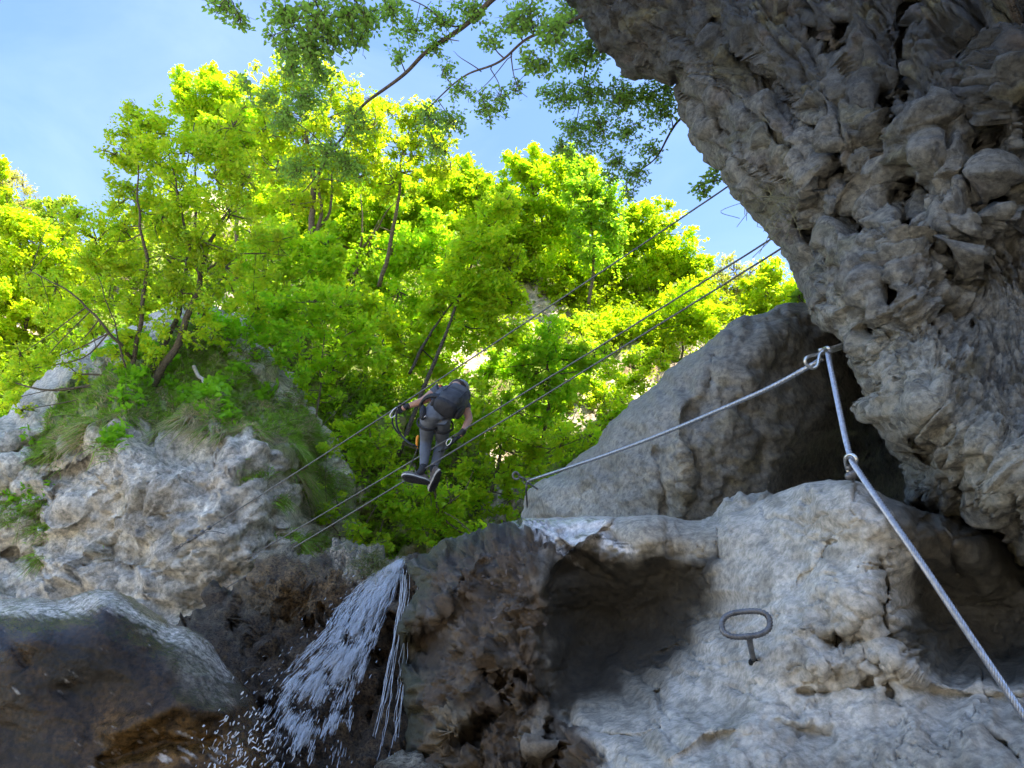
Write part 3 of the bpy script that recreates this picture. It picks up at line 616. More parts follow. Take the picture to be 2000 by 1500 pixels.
# --- wet dark boulder at the lower left
g_ol = [(-700, 1240), (-300, 1190), (0, 1168), (60, 1166), (118, 1172), (150, 1161), (190, 1149), (225, 1148), (262, 1166), (300, 1195), (338, 1219), (375, 1230), (410, 1254), (432, 1282), (460, 1320), (488, 1348), (508, 1400), (520, 1450), (556, 1540), (600, 2500), (-900, 2500)]
g_ctrl = [(-600, 1260, 3.0), (0, 1180, 3.0), (120, 1185, 2.95), (210, 1160, 3.0), (330, 1235, 2.95), (420, 1300, 2.9), (480, 1380, 2.85), (200, 1230, 2.78), (0, 1260, 2.76), (330, 1320, 2.74), (200, 1350, 2.70), (0, 1400, 2.66), (400, 1400, 2.70), (300, 1430, 2.62), (150, 1480, 2.55), (450, 1480, 2.62), (-600, 1500, 2.6), (300, 2400, 2.0), (-600, 2400, 2.0)]
g_feat = [('line', [(0, 1235), (25, 1260), (50, 1300)], 8, 0.012), ('bump', [(130, 1350)], (26, 14, 0.2), 0.02), ('bump', [(60, 1250)], (60, 30, 0), -0.05), ('line', [(220, 1430), (340, 1380), (440, 1390)], 24, -0.06), ('line', [(200, 1490), (320, 1450), (420, 1450)], 12, 0.04), ('line', [(120, 1178), (250, 1215), (380, 1290)], 26, 0.03), ('bump', [(200, 1165)], (60, 25, 0.3), -0.06)]
def g_disp(X, Y, W_, dd):
    a, b = rot2(X, Y, 12)
    return 0.014 * n2(X, Y, 120, 4, 2) + 0.006 * fbm(np.c_[a / 60, b / 26, 0 * a], 3, 8) + 0.0022 * fbm(np.c_[a / 14, b / 6, 0 * a], 2, 18)
def g_paint(X, Y, W_, dd):
    c = np.tile((0.038, 0.025, 0.013), (len(X), 1))
    c = mixc(c, (0.11, 0.065, 0.020), 0.9 * sstep(1340, 1450, Y + 70 * n2(X, Y, 70, 5)) * sstep(80, 300, X))
    c = mixc(c, (0.010, 0.009, 0.008), 0.8 * ell(X, Y, 150, 1310, 120, 50)); c = mixc(c, (0.05, 0.031, 0.013), 0.6 * sstep(0.1, 0.5, n2(X, Y, 40, 15)))
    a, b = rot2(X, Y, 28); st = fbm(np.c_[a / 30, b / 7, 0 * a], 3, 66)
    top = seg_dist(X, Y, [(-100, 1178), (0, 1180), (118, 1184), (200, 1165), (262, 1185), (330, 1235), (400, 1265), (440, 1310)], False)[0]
    sky_sheen = (1 - sstep(8, 30, top + 16 * st)) * sstep(-.95, -.35, st); c = mixc(c, (0.60, 0.62, 0.68), 0.85 * sky_sheen)  # sky highlight on the running water, painted as pale streaks along the rim
    c = mixc(c, (0.17, 0.12, 0.015), 0.7 * pmask(X, Y, [(230, 1146), (262, 1162), (310, 1198), (330, 1222), (300, 1215), (260, 1185)], 5, 5, 12))
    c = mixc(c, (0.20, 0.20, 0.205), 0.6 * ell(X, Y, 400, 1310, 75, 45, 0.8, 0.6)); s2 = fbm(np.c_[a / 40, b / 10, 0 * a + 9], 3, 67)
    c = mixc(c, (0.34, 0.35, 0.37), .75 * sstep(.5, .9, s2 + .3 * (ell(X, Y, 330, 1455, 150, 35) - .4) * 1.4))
    return c, np.clip(0.92 + 0.1 * n2(X, Y, 40, 6), 0.75, 1)
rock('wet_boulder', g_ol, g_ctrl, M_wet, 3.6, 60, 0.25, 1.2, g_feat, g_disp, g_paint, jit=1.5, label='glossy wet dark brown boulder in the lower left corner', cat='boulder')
# small wet ledge at the bottom edge
l_ol = [(700, 1540), (730, 1500), (755, 1480), (785, 1466), (812, 1462), (835, 1480), (870, 1490), (900, 1600), (850, 1800), (660, 1800)]
rock('wet_ledge_stone', l_ol, [(730, 1500, 2.6), (800, 1475, 2.65), (860, 1500, 2.5), (780, 1700, 2.3)], M_wet, 3.6, 30, 0.15, 0.5, [], lambda X, Y, W_, dd: 0.02 * n2(X, Y, 30, 3, 4),
     lambda X, Y, W_, dd: (mixc(np.tile((0.2, 0.19, 0.17), (len(X), 1)), (0.07, 0.055, 0.04), sstep(1485, 1510, Y)), np.zeros(len(X)) + 0.7), label='small wet stone at the bottom edge below the trickles', cat='rock')

# --- grey cliff with the grassy ledge, across the gorge
c_ol = [(-900, 860), (-300, 870), (0, 825), (40, 775), (85, 725), (130, 680), (185, 665), (250, 640), (330, 600), (400, 590), (470, 620), (540, 690), (575, 735), (592, 790), (640, 850), (690, 940), (700, 1010), (715, 1100), (760, 1300), (700, 1700), (-900, 1700)]
c_ctrl = [(-800, 1000, 10), (0, 900, 10.4), (0, 1100, 9.8), (300, 1000, 9.5), (300, 890, 9.9), (200, 860, 10.2), (450, 900, 9.9), (540, 1000, 10.1), (300, 1150, 9.0), (480, 1150, 9.2), (0, 1180, 9.2), (300, 800, 11.0), (300, 740, 11.8), (150, 780, 11.3), (450, 800, 11.2), (540, 830, 11.6), (50, 780, 11.4), (330, 630, 13.0), (200, 680, 12.6), (420, 690, 12.4), (560, 760, 12.8), (640, 900, 13.2), (690, 1050, 13.0), (600, 1000, 12.2), (610, 1100, 11.6), (-800, 1600, 8), (600, 1600, 9)]
c_feat = [('step', [(590, 1500), (545, 1120), (576, 1040), (578, 980), (560, 915), (530, 880)][::-1], 8, -0.8, 70),
          ('line', [(110, 655), (180, 720), (120, 800)], 14, 0.1), ('line', [(0, 990), (60, 1000), (110, 1040), (60, 1090), (0, 1075)], 9, 0.25), ('line', [(0, 900), (80, 860), (170, 830)], 10, 0.2), ('line', [(0, 960), (70, 900), (150, 880)], 9, 0.18),
          ('bump', [(400, 960)], (60, 22, 0.4), 0.16), ('bump', [(300, 1000)], (50, 18, 0), 0.12), ('bump', [(250, 940)], (120, 60, 0), -0.25), ('line', [(225, 1070), (215, 1120), (235, 1160)], 9, 0.2), ('bump', [(290, 1110)], (60, 30, 0), 0.15), ('line', [(530, 1000), (520, 1100)], 10, 0.2),
          ('line', [(470, 640), (540, 700), (585, 760)], 10, -0.15), ('line', [(380, 650), (470, 730), (560, 790)], 12, 0.15), ('line', [(100, 930), (180, 900), (230, 860)], 10, 0.25), ('line', [(90, 980), (130, 940), (130, 1000)], 8, 0.15), ('bump', [(150, 990)], (30, 16, -0.3), -0.12)]
def c_disp(X, Y, W_, dd):
    a, b = rot2(X, Y, -38)
    k = fbm(np.c_[a / 190, b / 44, 0 * a], 4, 3, ridge=True) * 0.075 + n2(X, Y, 120, 5, 4) * 0.26
    w = worley(np.c_[a / 90, b / 45, 0 * a] + 0.4 * np.c_[n2(X, Y, 40, 1), n2(X, Y, 40, 2), 0 * X], 12)
    fh, fe = facet(np.c_[a / 110, b / 52, 0 * a] + .35 * np.c_[n2(X, Y, 40, 3), n2(X, Y, 40, 4), 0 * X], 52)
    f2, _ = facet(np.c_[a / 40, b / 22, 0 * a], 57); k = k + .11 * fh + .035 * f2 - .08
    return (k + 0.02 * np.minimum(1, (w[1] - w[0]) * 3) * (0.4 + w[2]) + 0.018 * n2(X, Y, 14, 8, 3)) * (0.35 + 0.65 * sstep(0, 60, dd))
LEDGE = [(90, 850), (80, 800), (110, 775), (160, 735), (240, 740), (300, 690), (380, 640), (430, 690), (520, 750), (590, 800), (625, 860), (640, 960), (610, 1000), (570, 900), (520, 860), (455, 850), (370, 838), (300, 830), (220, 850), (150, 860), (110, 885)]
def c_paint(X, Y, W_, dd):
    c = np.tile((0.42, 0.40, 0.375), (len(X), 1))
    c = mixc(c, (0.56, 0.54, 0.51), 0.8 * sstep(0.0, 0.5, n2(X, Y, 60, 3))); c = mixc(c, (0.25, 0.238, 0.222), 0.6 * sstep(0.15, 0.55, n2(X, Y, 38, 13)))
    c = mixc(c, (0.15, 0.15, 0.155), 0.6 * ell(X, Y, 330, 1010, 80, 50, 0.6)); c = mixc(c, (0.38, 0.34, 0.31), 0.4 * ell(X, Y, 430, 940, 60, 40))
    c = mixc(c, (0.26, 0.24, 0.15), 0.35 * sstep(0.25, 0.6, n2(X, Y, 45, 23)))
    c = mixc(c, (0.15, 0.20, 0.05), 0.9 * pmask(X, Y, LEDGE, 10, 16)); c = mixc(c, (0.12, 0.15, 0.05), 0.6 * sstep(-0.1, 0.3, n2(X, Y, 30, 31)) * sstep(560, 620, X + 0.2 * (Y - 900)) * sstep(850, 900, Y))
    c = mixc(c, (0.12, 0.13, 0.012), 0.9 * pmask(X, Y, [(520, 860), (556, 900), (572, 940), (560, 960), (545, 920), (515, 885)], 4, 5, 12))
    c = mixc(c, (0.2, 0.16, 0.11), 0.5 * ell(X, Y, 440, 1150, 70, 40, -0.5))
    return c, np.zeros(len(X))
_, S_cliff = rock('grassy_cliff', c_ol, c_ctrl, M_cliff, 3.8, 60, 1.4, 5.0, c_feat, c_disp, c_paint, jit=7, label='pale grey rock cliff with a grassy ledge on the left across the gorge', cat='cliff')

# --- the hillside behind everything
h_ol = [(-1600, 300), (-600, 380), (0, 500), (60, 520), (150, 520), (230, 470), (300, 420), (400, 375), (520, 378), (700, 372), (860, 385), (960, 420), (1080, 430), (1200, 500), (1320, 560), (1420, 590), (1560, 640), (1800, 660), (2600, 720), (3200, 1500), (3200, 1900), (-1600, 1900)]
h_ctrl = [(-1500, 700, 26), (0, 620, 27), (100, 750, 22), (300, 450, 31), (450, 420, 31), (450, 560, 24), (600, 500, 27), (600, 700, 19), (700, 900, 16), (640, 1000, 15), (900, 1050, 15.5), (850, 700, 24), (1000, 600, 31), (1000, 850, 21), (1080, 1000, 18), (1250, 760, 28), (1200, 860, 24), (1300, 650, 34), (1500, 650, 44), (1700, 700, 46), (1600, 1000, 25), (800, 400, 34), (-1500, 1800, 14), (500, 1800, 11), (1500, 1800, 14), (3000, 1700, 18), (3000, 900, 40)]
def h_disp(X, Y, W_, dd):
    w = worley(np.c_[X / 55, Y / 80, 0 * X] + 0.4 * np.c_[n2(X, Y, 40, 1), n2(X, Y, 40, 2), 0 * X], 12)
    return n2(X, Y, 100, 5, 5) * 0.8 + 0.45 * np.minimum(1, (w[1] - w[0]) * 3) * (0.3 + w[2]) + 0.12 * n2(X, Y, 12, 8, 3)
ROCKY = [(455, 420, 70, 30), (1040, 605, 55, 55), (920, 705, 40, 55), (1250, 745, 110, 40), (1140, 800, 60, 60), (480, 600, 60, 40), (960, 880, 40, 40), (980, 1000, 50, 40), (640, 1040, 60, 60), (60, 640, 80, 40), (660, 960, 40, 50), (880, 690, 30, 30), (1330, 690, 60, 25), (800, 960, 40, 30)]
def rocky(X, Y):
    m = 0
    for k, (a, b, rx, ry) in enumerate(ROCKY): m = np.maximum(m, ell(X, Y, a, b, rx, ry, 0, 0.4, 0.5, 28, k + 3))
    return m
def h_paint(X, Y, W_, dd):
    c = np.tile((0.13, 0.17, 0.035), (len(X), 1))
    c = mixc(c, (0.16, 0.13, 0.07), 0.7 * sstep(0.0, 0.5, n2(X, Y, 50, 3)))
    rk = np.maximum(rocky(X, Y), 0.6 * sstep(0.25, 0.55, n2(X, Y, 60, 44)))
    rc = np.tile((0.40, 0.36, 0.31), (len(X), 1)); rc = mixc(rc, (0.22, 0.17, 0.12), 0.7 * sstep(0.0, 0.5, n2(X, Y, 18, 9)))
    c = c * (1 - rk[:, None]) + rc * rk[:, None]
    c = mixc(c, (0.24, 0.16, 0.07), 0.7 * ell(X, Y, 1250, 735, 60, 14))
    return c, np.zeros(len(X))
_, S_hill = rock('hillside', h_ol, h_ctrl, M_hill, 6, 60, 2.0, 30, [], h_disp, h_paint, jit=6, kind='structure')

# --- unseen gorge wall, height and ends shaped to keep the sun off the foreground
def shade_wall():
    plan = catmull([(13.5, 16), (12.0, 13.5), (9.5, 8), (7.5, 3), (8, -4), (10.5, -11), (12.5, -15)], 10); K = 60
    V_ = []; 
    for (x, y) in plan:
        for k in range(K + 1):
            H = 30 + 20 * (1 - sstep(-6, 5, np.array([y - 0.0]))[0]); z = -1 + (H + 1) * k / K; V_.append((x - 0.03 * z + 0.6, y, z))
    for (x, y) in plan[::-1]:
        for k in range(K + 1):
            H = 30 + 20 * (1 - sstep(-6, 5, np.array([y - 0.0]))[0]); z = -1 + (H + 1) * k / K; V_.append((x + 10, y + 2, z))
    V_ = np.array(V_); V_ = V_ + (fbm(V_ / 5, 4, 3) * 0.9)[:, None] * np.array([1, 0.4, 0.3])
    n = len(plan) * 2; Q = []
    for i in range(n):
        j = (i + 1) % n
        for k in range(K): Q.append((i * (K + 1) + k, i * (K + 1) + k + 1, j * (K + 1) + k + 1, j * (K + 1) + k))
    top = [(i * (K + 1) + K, (i + 1) * (K + 1) + K, (n - 2 - i) * (K + 1) + K, (n - 1 - i) * (K + 1) + K) for i in range(n // 2 - 1)]
    ob = np_mesh('shade_wall', V_, [np.array(Q + top)], M_cliff, None, np.tile((0.40, 0.385, 0.36), (len(V_), 1)), True, fourth=np.ones(len(V_)))
    tag(ob, 'unseen tall grey wall shaped to shade the near gorge from the sun', 'cliff')
    bx, bz = np.meshgrid(np.linspace(-40, 20, 61), np.linspace(-1, 10, 25)); V_ = np.c_[bx.ravel(), -24 - .35 * bz.ravel() + 0 * bx.ravel(), bz.ravel()]; V_ = V_ + (fbm(V_ / 5, 4, 8) * 1.2)[:, None] * np.array([.4, 1, .4])  # bank behind the viewer, added so the wet rock mirrors something dark
    i, j = np.meshgrid(np.arange(24), np.arange(60), indexing='ij'); b = (i * 61 + j).ravel(); ob = np_mesh('reflection_bank', V_, [np.stack([b, b + 61, b + 62, b + 1], 1)], M_cliff, None, np.tile((.26, .25, .22), (len(V_), 1)), True, fourth=np.ones(len(V_)))
    md = ob.modifiers.new('thick', 'SOLIDIFY'); md.thickness = 4; tag(ob, 'unseen rocky bank added behind the viewer to darken wet reflections', 'cliff')
shade_wall()

# --- gorge floor
gx, gy = np.meshgrid(np.linspace(-120, 120, 121), np.linspace(-120, 120, 121))
gz = 0.25 * fbm(np.c_[gx.ravel() / 6, gy.ravel() / 6, 0 * gx.ravel()], 3, 2).reshape(gx.shape)
i, j = np.meshgrid(np.arange(120), np.arange(120), indexing='ij'); b = (i * 121 + j).ravel()
fl = np_mesh('ground', np.c_[gx.ravel(), gy.ravel(), gz.ravel() - 0.2], [np.stack([b, b + 1, b + 122, b + 121], 1)], M_cliff, None, np.tile((0.36, 0.35, 0.33), (121 * 121, 1)), True, fourth=np.ones(121 * 121))
fl['kind'] = 'structure'
# ---------------------------------------------------------------- trees, branches, grass
M_leaf = leaf_mat('leaves', 0.62, 0.5, (1.40, 1.32, 0.5))
M_leafnear = leaf_mat('near_leaves', 0.55, 0.45, (1.4, 1.35, 0.6))
M_grass = leaf_mat('grass_blades', 0.35, 0.7, (1.2, 1.2, 0.7))
M_bark = rock_mat('bark', 5.0, 0.4, 0.8, 0.9, 0.01, 0.3, crack=0.1)

def leaf_geo(C, N, T, Ls, Ws, hexa=False, curl=0.12):
    """leaf blades: centre, normal, axis, length, width -> verts and faces"""
    T = T - N * (T * N).sum(1)[:, None]; T /= np.linalg.norm(T, axis=1)[:, None] + 1e-9
    B = np.cross(N, T); n = len(C); Ls = Ls[:, None]; Ws = Ws[:, None]
    if hexa:
        vs_ = [C - T * Ls * .5, C - T * Ls * .2 + B * Ws * .42 + N * Ws * .12, C + T * Ls * .18 + B * Ws * .40 + N * Ws * .12, C + T * Ls * .5 - N * Ls * curl,
               C + T * Ls * .18 - B * Ws * .40 + N * Ws * .12, C - T * Ls * .2 - B * Ws * .42 + N * Ws * .12]
        V_ = np.stack(vs_, 1).reshape(-1, 3); b = np.arange(n)[:, None] * 6
        return V_, np.vstack([b + np.array([0, 1, 2, 3]), b + np.array([0, 3, 4, 5])]), 6
    vs_ = [C - T * Ls * .5, C + B * Ws * .5 + N * Ws * .15, C + T * Ls * .5 - N * Ls * curl, C - B * Ws * .5 + N * Ws * .15]
    return np.stack(vs_, 1).reshape(-1, 3), np.arange(n * 4).reshape(-1, 4), 4

def unit(a): return a / (np.linalg.norm(a, axis=1)[:, None] + 1e-9)

def spray_leaves(C, Dn, length, k, size, rng, up=0.9, flat=0.55, width=0.62):
    """k leaves set alternately along a short twig at each centre C with direction Dn"""
    n = len(C); t = (np.arange(k)[None] + rng.random((n, k)) * .8) / k - 0.45
    side = np.where(np.arange(k) % 2, 1.0, -1.0)[None] * (0.6 + 0.5 * rng.random((n, k)))
    upv = unit(np.array([0, 0, 1.0]) * up + rng.normal(0, flat, (n, 3)))
    bi = unit(np.cross(upv, Dn)); L_ = np.broadcast_to(length, (n,))[:, None]
    sz = size * (0.6 + 0.75 * rng.random((n, k)))
    pos = C[:, None] + Dn[:, None] * (t * L_)[..., None] + bi[:, None] * (side * sz * 0.55)[..., None]
    ax = Dn[:, None] * 0.75 + bi[:, None] * side[..., None] + rng.normal(0, .25, (n, k, 3))
    nn = upv[:, None] + rng.normal(0, .38, (n, k, 3))
    return pos.reshape(-1, 3), unit(nn.reshape(-1, 3)), unit(ax.reshape(-1, 3)), sz.ravel(), (sz * (width + .1 * rng.random((n, k)))).ravel()

CB = 2.1; TR = 0.72
def tree(name, label, cat, group, stems, blobs, leaf, dens, col, bark=(0.10, 0.085, 0.065), seed=1, var=0.28, k=7, gaps=-0.12, limbs=True, hexa=False, mat=None, twig=True, stretch=1.0, up=0.9, ycol=None, droop=0.0, subw=0.5):
    """stems: pixel polylines (px,py,depth,radius); blobs: crown masses (px,py,radius px,depth)"""
    rng = np.random.default_rng(seed); S = []; mb = MB()
    if col[0] > .1: leaf, dens = leaf * .74, dens * 1.25
    for st in stems:
        a = np.array(st, float); pts = P(a[:, 0], a[:, 1], a[:, 2]); c = catmull(np.c_[pts, a[:, 3:4] * (TR if name == 'ledge_tree' else .42)], 6)
        L_ = np.linalg.norm(c[-1, :3] - c[0, :3])
        c[1:-1, :3] += fbm(c[1:-1, :3] * (6 / max(L_, .5)), 2, seed)[:, None] * L_ * 0.012
        S.append(c); mb.tube(c[:, :3], c[:, 3], 7, cap=True)
    allp = np.vstack(S); root_loc = S[0][0, :3]
    root = thing(name, root_loc, label, cat, group)
    LV = []; LN = []; LT = []; LL = []; LW = []
    for (bx, by, br, bd) in blobs:
        c = P(bx, by, bd); r = br * bd / FOC
        if limbs:
            near = allp[np.argmin(((allp[:, :3] - c) ** 2).sum(1) + 0.5 * np.maximum(0, allp[:, 2] - c[2] + 0.1 * r) ** 2)]
            L_ = np.linalg.norm(c - near[:3])
            if L_ > 0.15 * r:
                mid = (near[:3] + c) / 2 + rng.normal(0, .08, 3) * L_ + np.array([0, 0, -0.06 * L_])
                end = c + unit((c - near[:3])[None])[0] * r * .35
                w0 = max(min(near[3] * .6, 0.02 * L_ + 0.008), 0.006)
                mb.tube(catmull([near[:3], mid, c, end], 4), np.linspace(w0, w0 * .25, 13), 5, cap=False)
        br = br * 1.08; r = r * 1.08; m = int((2.0 if col[0] > .1 else 1.15) * dens * (br / 10.0) ** 2)
        ns = 15 if br > 25 else 7
        sc_ = c + unit(rng.normal(0, 1, (ns, 3))) * (rng.random((ns, 1)) ** .55 * r * 1.08); sr = r * rng.uniform(.2, .5, ns)
        pick = rng.integers(0, ns, m); d = unit(rng.normal(0, 1, (m, 3))); rad = rng.random(m) ** 0.5 * (1 + .2 * rng.normal(0, 1, m))
        q = sc_[pick] + d * (rad * sr[pick])[:, None] * np.array([1.15, 1.15, .62])
        g = vnoise(q / (r * .45) + seed, 3) + 0.5 * vnoise(q / (r * .2), 9)
        keep = g > gaps - .09; q = q[keep]; d = d[keep]; rad = rad[keep]
        q = q + d * (vnoise(q / (r * .3), 12)[:, None] * r * .22)
        dn = unit(d * .9 + np.array([0, 0, .25 - droop]) + rng.normal(0, .45, (len(q), 3)))
        a = spray_leaves(q, dn, leaf * k * .33, k, leaf, rng, up=up)
        for lst, v in zip((LV, LN, LT, LL, LW), a): lst.append(v)
        if twig:
            sel = np.where(rad > .35)[0]; sel = sel[:: max(1, len(sel) // int(3 + br / 7))]
            for i in sel:
                e = q[i] + dn[i] * leaf; s0 = c + (q[i] - c) * rng.random() * .25
                mid = (s0 + e) / 2 + rng.normal(0, .07, 3) * r
                mb.tube(catmull([s0, mid, e], 3), np.linspace(max(.0022, .0009 * bd), max(.001, .0003 * bd), 7), 4, cap=False)
    C = np.vstack(LV); N = np.vstack(LN); T = np.vstack(LT); Ls = np.concatenate(LL); Ws = np.concatenate(LW)
    if subw != .5: Ws = Ws * subw / .5
    V_, F_, kv = leaf_geo(C, N, T, Ls, Ws, hexa)
    n = len(C)
    lit = col[0] > .1; CB = 3.1 if lit else 3.9
    cc = CB * np.tile(np.array(col, float), (n, 1)) * (1 + var * vnoise(C / 0.9, 4) + var * rng.normal(0, .5, n))[:, None].clip(.35, 2.0)
    if ycol is not None:
        m = sstep(-.1, .5, vnoise(C / 1.6, 24)); cc = cc * (1 - m[:, None]) + CB * np.array(ycol) * m[:, None]
    cc[:, 0] *= 1.04 if lit else 1.14; cc[:, 0] *= 1 + .25 * rng.normal(0, .5, n).clip(-1, 1); cc = np.minimum(cc, .72)
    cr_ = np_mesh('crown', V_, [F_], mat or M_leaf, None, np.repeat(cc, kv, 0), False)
    localize(cr_, root)
    tr = mb.build('trunk', M_bark); c4 = np.tile((*bark, 1.0), (len(tr.data.vertices), 1))
    at = tr.data.color_attributes.new('Col', 'FLOAT_COLOR', 'POINT'); at.data.foreach_set('color', c4.astype(np.float32).ravel())
    localize(tr, root)
    return root

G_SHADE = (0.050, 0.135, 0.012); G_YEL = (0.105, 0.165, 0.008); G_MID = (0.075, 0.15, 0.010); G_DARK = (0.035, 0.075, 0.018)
def blobs(spec, d):
    out = []
    for b in spec: out.append((b[0], b[1], b[2], b[3] if len(b) > 3 else d))
    return out

# the multi-stemmed tree rooted in the grassy ledge
tree('ledge_tree', 'slender multi-stemmed tree with mid green leaves rooted in the grassy ledge of the cliff', 'tree', 'trees of the gorge',
     [[(292, 762, 11.3, .10), (320, 715, 11.3, .085), (355, 650, 11.3, .075), (385, 560, 11.4, .06), (402, 480, 11.5, .045), (440, 420, 11.7, .03), (470, 370, 11.9, .012)],
      [(255, 745, 11.3, .055), (262, 690, 11.3, .05), (276, 620, 11.2, .045), (284, 540, 11.2, .04), (282, 470, 11.1, .03), (270, 380, 11, .02), (275, 300, 11, .01)],
      [(300, 730, 11.6, .07), (318, 680, 11.8, .065), (345, 610, 12, .055), (368, 520, 12.2, .045), (380, 450, 12.3, .035), (384, 330, 12.3, .02), (380, 240, 12.3, .01)],
      [(258, 700, 11.3, .04), (215, 650, 11, .03), (170, 600, 10.9, .022), (120, 560, 10.8, .015), (60, 530, 10.8, .008)],
      [(392, 545, 11.4, .04), (365, 470, 11.3, .03), (350, 400, 11.2, .022), (330, 300, 11.2, .01)],
      [(400, 530, 11.5, .03), (450, 500, 11.6, .02), (510, 495, 11.8, .012), (560, 500, 12, .006)],
      [(250, 760, 11.2, .025), (240, 700, 11.1, .02), (225, 640, 11.1, .014), (200, 560, 11, .008)]],
     blobs([(285, 240, 42), (262, 215, 20), (330, 260, 45), (250, 300, 42), (225, 300, 22), (300, 320, 60), (370, 300, 55), (255, 370, 42), (350, 380, 60), (310, 420, 50), (230, 400, 26), (420, 350, 50), (430, 290, 45), (455, 250, 40), (240, 450, 45), (190, 470, 45), (150, 430, 25), (120, 420, 22),
            (180, 520, 45), (250, 530, 48), (320, 500, 55), (390, 470, 50), (450, 420, 45), (480, 350, 45), (110, 560, 35), (60, 560, 30), (150, 600, 35), (210, 590, 40), (440, 520, 36), (280, 600, 38), (350, 590, 30), (260, 660, 28), (300, 690, 28), (320, 640, 22), (235, 690, 26), (500, 470, 40, 12), (520, 540, 30, 12), (90, 620, 26), (40, 690, 22, 10.8), (20, 780, 18, 10.6), (400, 600, 36), (460, 580, 36, 12), (180, 650, 32), (130, 680, 28), (420, 650, 26, 12), (340, 560, 40), (90, 700, 20), (540, 470, 30, 12), (500, 600, 26, 12.4), (370, 660, 22), (150, 730, 18), (60, 720, 28), (20, 745, 26), (100, 700, 24), (45, 800, 14)], 11.3),
     0.064, 8.5, (0.0975, 0.1493, 0.0090), (0.075, 0.065, 0.05), 11, gaps=0.14, k=8)

def simple(name, label, base, top, spec, d, leaf, dens, col, seed, **kw):
    (x0, y0, r0), (x1, y1) = base, top
    d0 = kw.pop('d0', d)
    st = [[(x0, y0, d0, r0), (x0 + (x1 - x0) * .35 + kw.pop('bend', 10), y0 + (y1 - y0) * .4, d0 + (d - d0) * .5, r0 * .8), (x0 + (x1 - x0) * .75, y0 + (y1 - y0) * .75, d, r0 * .5), (x1, y1, d, r0 * .15)]] + kw.pop('more', [])
    return tree(name, label, kw.pop('cat', 'tree'), kw.pop('group', 'trees of the gorge'), st, blobs(spec, d), leaf, dens, col, seed=seed, **kw)

# sunlit and shaded trees on the hillside
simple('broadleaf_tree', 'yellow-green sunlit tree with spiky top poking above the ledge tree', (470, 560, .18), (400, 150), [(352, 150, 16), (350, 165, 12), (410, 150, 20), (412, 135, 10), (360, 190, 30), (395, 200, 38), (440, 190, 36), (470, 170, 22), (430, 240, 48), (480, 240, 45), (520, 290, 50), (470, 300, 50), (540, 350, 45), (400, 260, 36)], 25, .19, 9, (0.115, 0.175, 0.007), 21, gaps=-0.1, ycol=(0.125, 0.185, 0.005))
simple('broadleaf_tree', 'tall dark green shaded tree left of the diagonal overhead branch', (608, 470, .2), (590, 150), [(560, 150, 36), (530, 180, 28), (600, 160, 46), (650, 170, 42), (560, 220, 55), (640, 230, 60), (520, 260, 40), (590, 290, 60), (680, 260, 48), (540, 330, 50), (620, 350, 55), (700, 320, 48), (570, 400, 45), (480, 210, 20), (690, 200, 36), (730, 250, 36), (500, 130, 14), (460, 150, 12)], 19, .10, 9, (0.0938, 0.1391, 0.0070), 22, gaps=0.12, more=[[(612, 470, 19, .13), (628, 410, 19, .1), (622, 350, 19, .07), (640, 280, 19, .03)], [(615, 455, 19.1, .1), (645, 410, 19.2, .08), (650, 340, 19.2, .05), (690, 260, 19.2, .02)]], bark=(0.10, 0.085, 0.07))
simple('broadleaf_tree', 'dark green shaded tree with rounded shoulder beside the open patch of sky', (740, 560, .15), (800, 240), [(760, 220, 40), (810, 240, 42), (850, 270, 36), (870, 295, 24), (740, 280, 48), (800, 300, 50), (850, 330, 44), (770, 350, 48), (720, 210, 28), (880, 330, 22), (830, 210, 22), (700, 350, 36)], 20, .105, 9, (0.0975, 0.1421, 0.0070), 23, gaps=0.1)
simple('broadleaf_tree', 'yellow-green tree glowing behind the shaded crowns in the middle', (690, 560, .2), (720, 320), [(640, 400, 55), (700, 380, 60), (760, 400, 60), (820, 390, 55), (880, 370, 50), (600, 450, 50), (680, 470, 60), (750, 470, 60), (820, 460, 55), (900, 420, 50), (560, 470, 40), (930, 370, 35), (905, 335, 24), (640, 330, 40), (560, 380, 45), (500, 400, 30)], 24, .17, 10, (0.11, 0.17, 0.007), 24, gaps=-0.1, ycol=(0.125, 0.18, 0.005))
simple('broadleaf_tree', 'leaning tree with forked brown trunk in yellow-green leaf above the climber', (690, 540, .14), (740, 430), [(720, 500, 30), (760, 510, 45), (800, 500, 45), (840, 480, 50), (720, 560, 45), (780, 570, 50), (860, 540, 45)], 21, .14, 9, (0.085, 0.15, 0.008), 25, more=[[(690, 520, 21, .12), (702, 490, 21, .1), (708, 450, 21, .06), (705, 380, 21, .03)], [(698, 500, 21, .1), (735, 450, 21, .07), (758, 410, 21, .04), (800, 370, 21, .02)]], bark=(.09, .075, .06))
simple('broadleaf_tree', 'dark-trunked tree leaning right behind the climber', (778, 890, .13), (955, 430), [(880, 520, 45), (930, 480, 45), (960, 440, 40), (985, 400, 30), (900, 590, 40), (950, 560, 48), (850, 600, 40), (990, 520, 45), (840, 660, 40), (900, 650, 45), (960, 640, 45), (860, 720, 34), (810, 700, 30), (1000, 590, 40)], 18, .12, 10, (0.0980, 0.1545, 0.0070), 26, d0=16, gaps=0.0, more=[[(800, 730, 17, .09), (828, 672, 17.4, .08), (862, 620, 17.8, .06), (893, 575, 18, .045), (905, 545, 18, .02)]], bark=(0.06, 0.05, 0.04))
